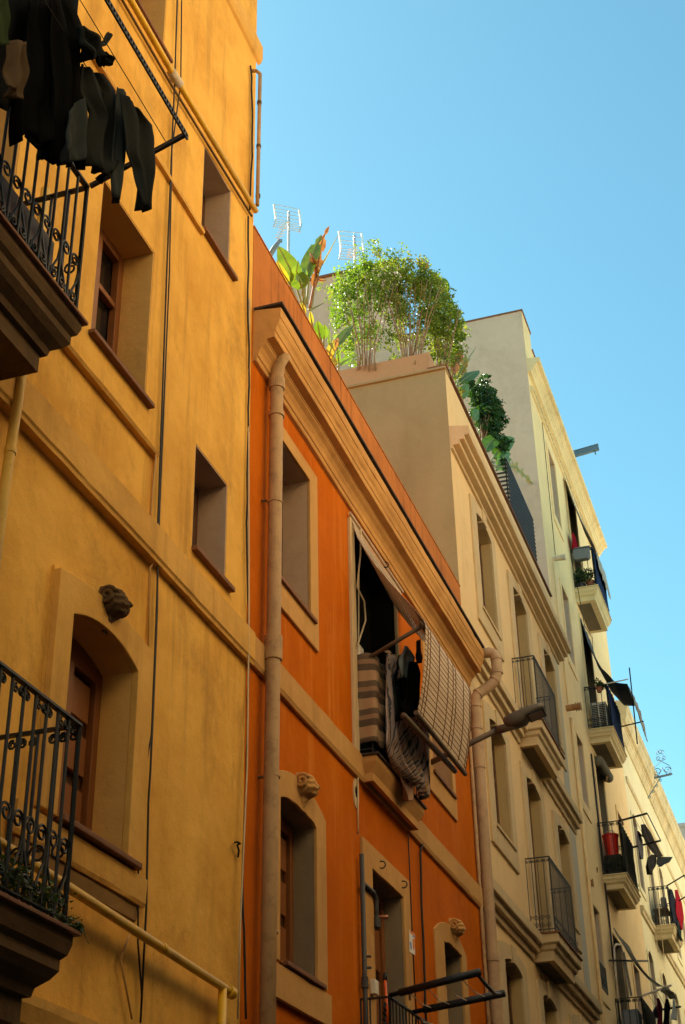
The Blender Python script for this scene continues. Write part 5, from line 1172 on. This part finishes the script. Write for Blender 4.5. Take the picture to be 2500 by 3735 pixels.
hang('b5', [(1200,1560),(1150,1640),(1350,1760)], [(1300,1570),(1390,1660),(1405,1770)], 1.0, C_GAUZE, 'shade_cloth', 'loose grey end of shade cloth over the lowest rack', 'shade cloth', G4, folds=1.5, amp=.03)
hang('b5', [(1050,1940),(1040,2000),(1110,2080)], [(1120,1850),(1120,1950),(1140,2060)], .72, cloth_mat('lilac grey cloth', (.10,.085,.10)), 'cloth', 'lilac grey cloth beside the wine red shirt', 'cloth', G4, folds=1, amp=.02)
cb = thing('metal_cabinet', 'grey metal cabinet filling the lowest pale balcony', 'cabinet', (.25, 29.3, 6.7))
mb = MB(); mb.box(.08,.40,29.12,29.6,6.67,7.40); mb.build('body', GPLAS, cb, bevel=.008)
mb = MB(); mb.box(.085,.235,29.105,29.12,6.72,7.36); mb.box(.245,.395,29.105,29.12,6.72,7.36); mb.build('door', GPLAS, cb)
ld = thing('wooden_frame', 'pale rounded wooden frame leaning in the lowest pale house doorway', 'frame', (.08, 29.5, 6.7))
mb = MB(); fp = [PX('b5',470,1760,.08),PX('b5',430,1300,.08),PX('b5',405,920,.08),PX('b5',440,870,.08),PX('b5',510,880,.08),PX('b5',545,1000,.08),PX('b5',590,1350,.08),PX('b5',640,1760,.08)]; mb.tube(fp, .022, 8); mb.build('rail', WPIPE, ld, smooth=True)
mb = MB(); mb.bar(PX('b5',560,1000,.14), PX('b5',690,1720,.14), .05, .03); tag(mb.build('plank', WPIPE, None), 'pale plank leaning next to the rounded wooden frame', 'plank')
# cream house balcony and brackets
G5 = 'washing on the cream balcony'
def hangY(c, L, R, Y, mat, name, label, cat, group, **k):
    return drape([PY(c,x,y,Y) for x, y in L], [PY(c,x,y,Y) for x, y in R], mat, name, label, cat, group, nrm=(0,1,0), **k)
hang('b5', [(1410,-20),(1420,200),(1430,420),(1480,630)], [(1440,-20),(1510,200),(1535,480),(1500,640)], .56, C_RED, 'towel', 'bright red towel hanging outside the cream balcony', 'towel', G5, folds=1.5, amp=.04)
hang('b5', [(1320,-40),(1330,200),(1380,480),(1440,650)], [(1345,-20),(1420,160),(1440,420),(1480,660)], .53, C_NAVY, 'blanket', 'navy blanket over the cream balcony railing', 'blanket', G5, folds=2, amp=.03)
hang('b5', [(1440,480),(1450,640),(1490,790)], [(1490,480),(1500,650),(1515,820)], .57, C_TEAL, 'cloth', 'dark teal cloth below the red towel', 'cloth', G5, folds=1.2, amp=.02)
tb = thing('small_table', 'small dark table on the cream balcony', 'table', (.25, 37.8, 11.0))
mb = MB(); mb.box(.05,.42,37.5,38.2,11.42,11.46); mb.build('tabletop', DWOOD, tb)
for x, y in ((.08,37.54),(.39,37.54),(.08,38.16),(.39,38.16)):
    mb = MB(); mb.tube([(x,y,11.003),(x,y,11.42)], .018, 6); mb.build('leg', DWOOD, tb)
cn = MB(); c = PY('b5',1220,200,37.6); cn.lathe((c.x,c.y,c.z-.12), [(.06,0),(.075,.02),(.075,.24),(.05,.27)], 14); tag(cn.build('watering_can', GPLAS, None), 'grey can hung on the cream balcony railing', 'can')
def scroll_bracket(label, x0, y, z, s=1.0):
    t = thing('iron_bracket', label, 'bracket', (x0, y, z), 'scrolled iron brackets on the cream house')
    mb = MB(); mb.bar((x0-.15,y,z),(x0+.72*s,y,z+.09*s), .05, .05); mb.build('arm', STEELB, t)
    mb = MB(); mb.tube([(x0-.12,y,z-.62*s),(x0+.38*s,y,z+.03)], .014, 6); mb.build('strut', STEELB, t)
    mb = MB(); U, W_ = (1,0,0), (0,0,1)
    for sg in (-1, 1):
        cx = x0+.46*s
        mb.tube(spiral((cx+sg*.13*s,y,z+.22*s), V(sg,0,0), W_, .12*s, 1.4, -1.4, 1, 18), .012, 5)
        mb.tube(spiral((cx+sg*.07*s,y,z+.60*s), V(sg,0,0), W_, .075*s, 1.3, -2.2, 1, 16), .012, 5)
        mb.tube([(cx+sg*.25*s,y,z+.24*s),(cx+sg*.20*s,y,z+.36*s),(cx+sg*.06*s,y,z+.46*s),(cx-sg*.03*s,y,z+.54*s)], .012, 5)
        mb.tube([(cx+sg*.14*s,y,z+.08*s),(cx+sg*.05*s,y,z+.2*s),(cx,y,z+.32*s)], .010, 5)
    for a in (-.9, 0, .9):
        c = V(x0+.46*s+.085*s*math.sin(a), y, z+.73*s+.06*s*math.cos(a)); mb.tube([c + V(.045*s*math.sin(q), 0, .06*s*math.cos(q)) for q in np.linspace(0, 6.283, 13)], .010, 5)
    for k in range(4):
        c = V(x0-.05+.12*k*s, y, z-.45*s+.15*k*s); mb.tube(spiral(c+V(.05*s,0,-.06*s), U, W_, .05*s, 1.2, 2, -1, 10), .009, 4); mb.tube(spiral(c+V(-.03*s,0,.09*s), U, W_, .05*s, 1.2, 5, 1, 10), .009, 4)
    mb.build('scrollwork', STEELB, t)
    return t
b0 = scroll_bracket('scrolled iron bracket with crown of loops standing against the sky', .05, 40.3, 15.84)
dup(b0, (.05, 3.0, -3.2), 'plain lower scrolled iron bracket against the cream facade at the picture edge', 'scrolled iron brackets on the cream house')
rk = thing('drying_rack', 'thin iron drying rack folded out from the cream balcony', 'drying rack', (.48, 38.2, 11.98))
mb = MB(); mb.tube([(.48,37.4,11.98),(.95,37.4,12.2)], .018, 6); mb.build('arm', IRON, rk); mb = MB(); mb.tube([(.48,39.1,11.98),(.95,39.1,12.2)], .018, 6); mb.build('arm', IRON, rk)
mb = MB(); mb.tube([(.95,37.4,12.2),(.95,39.1,12.2)], .012, 6); mb.build('end_bar', IRON, rk)
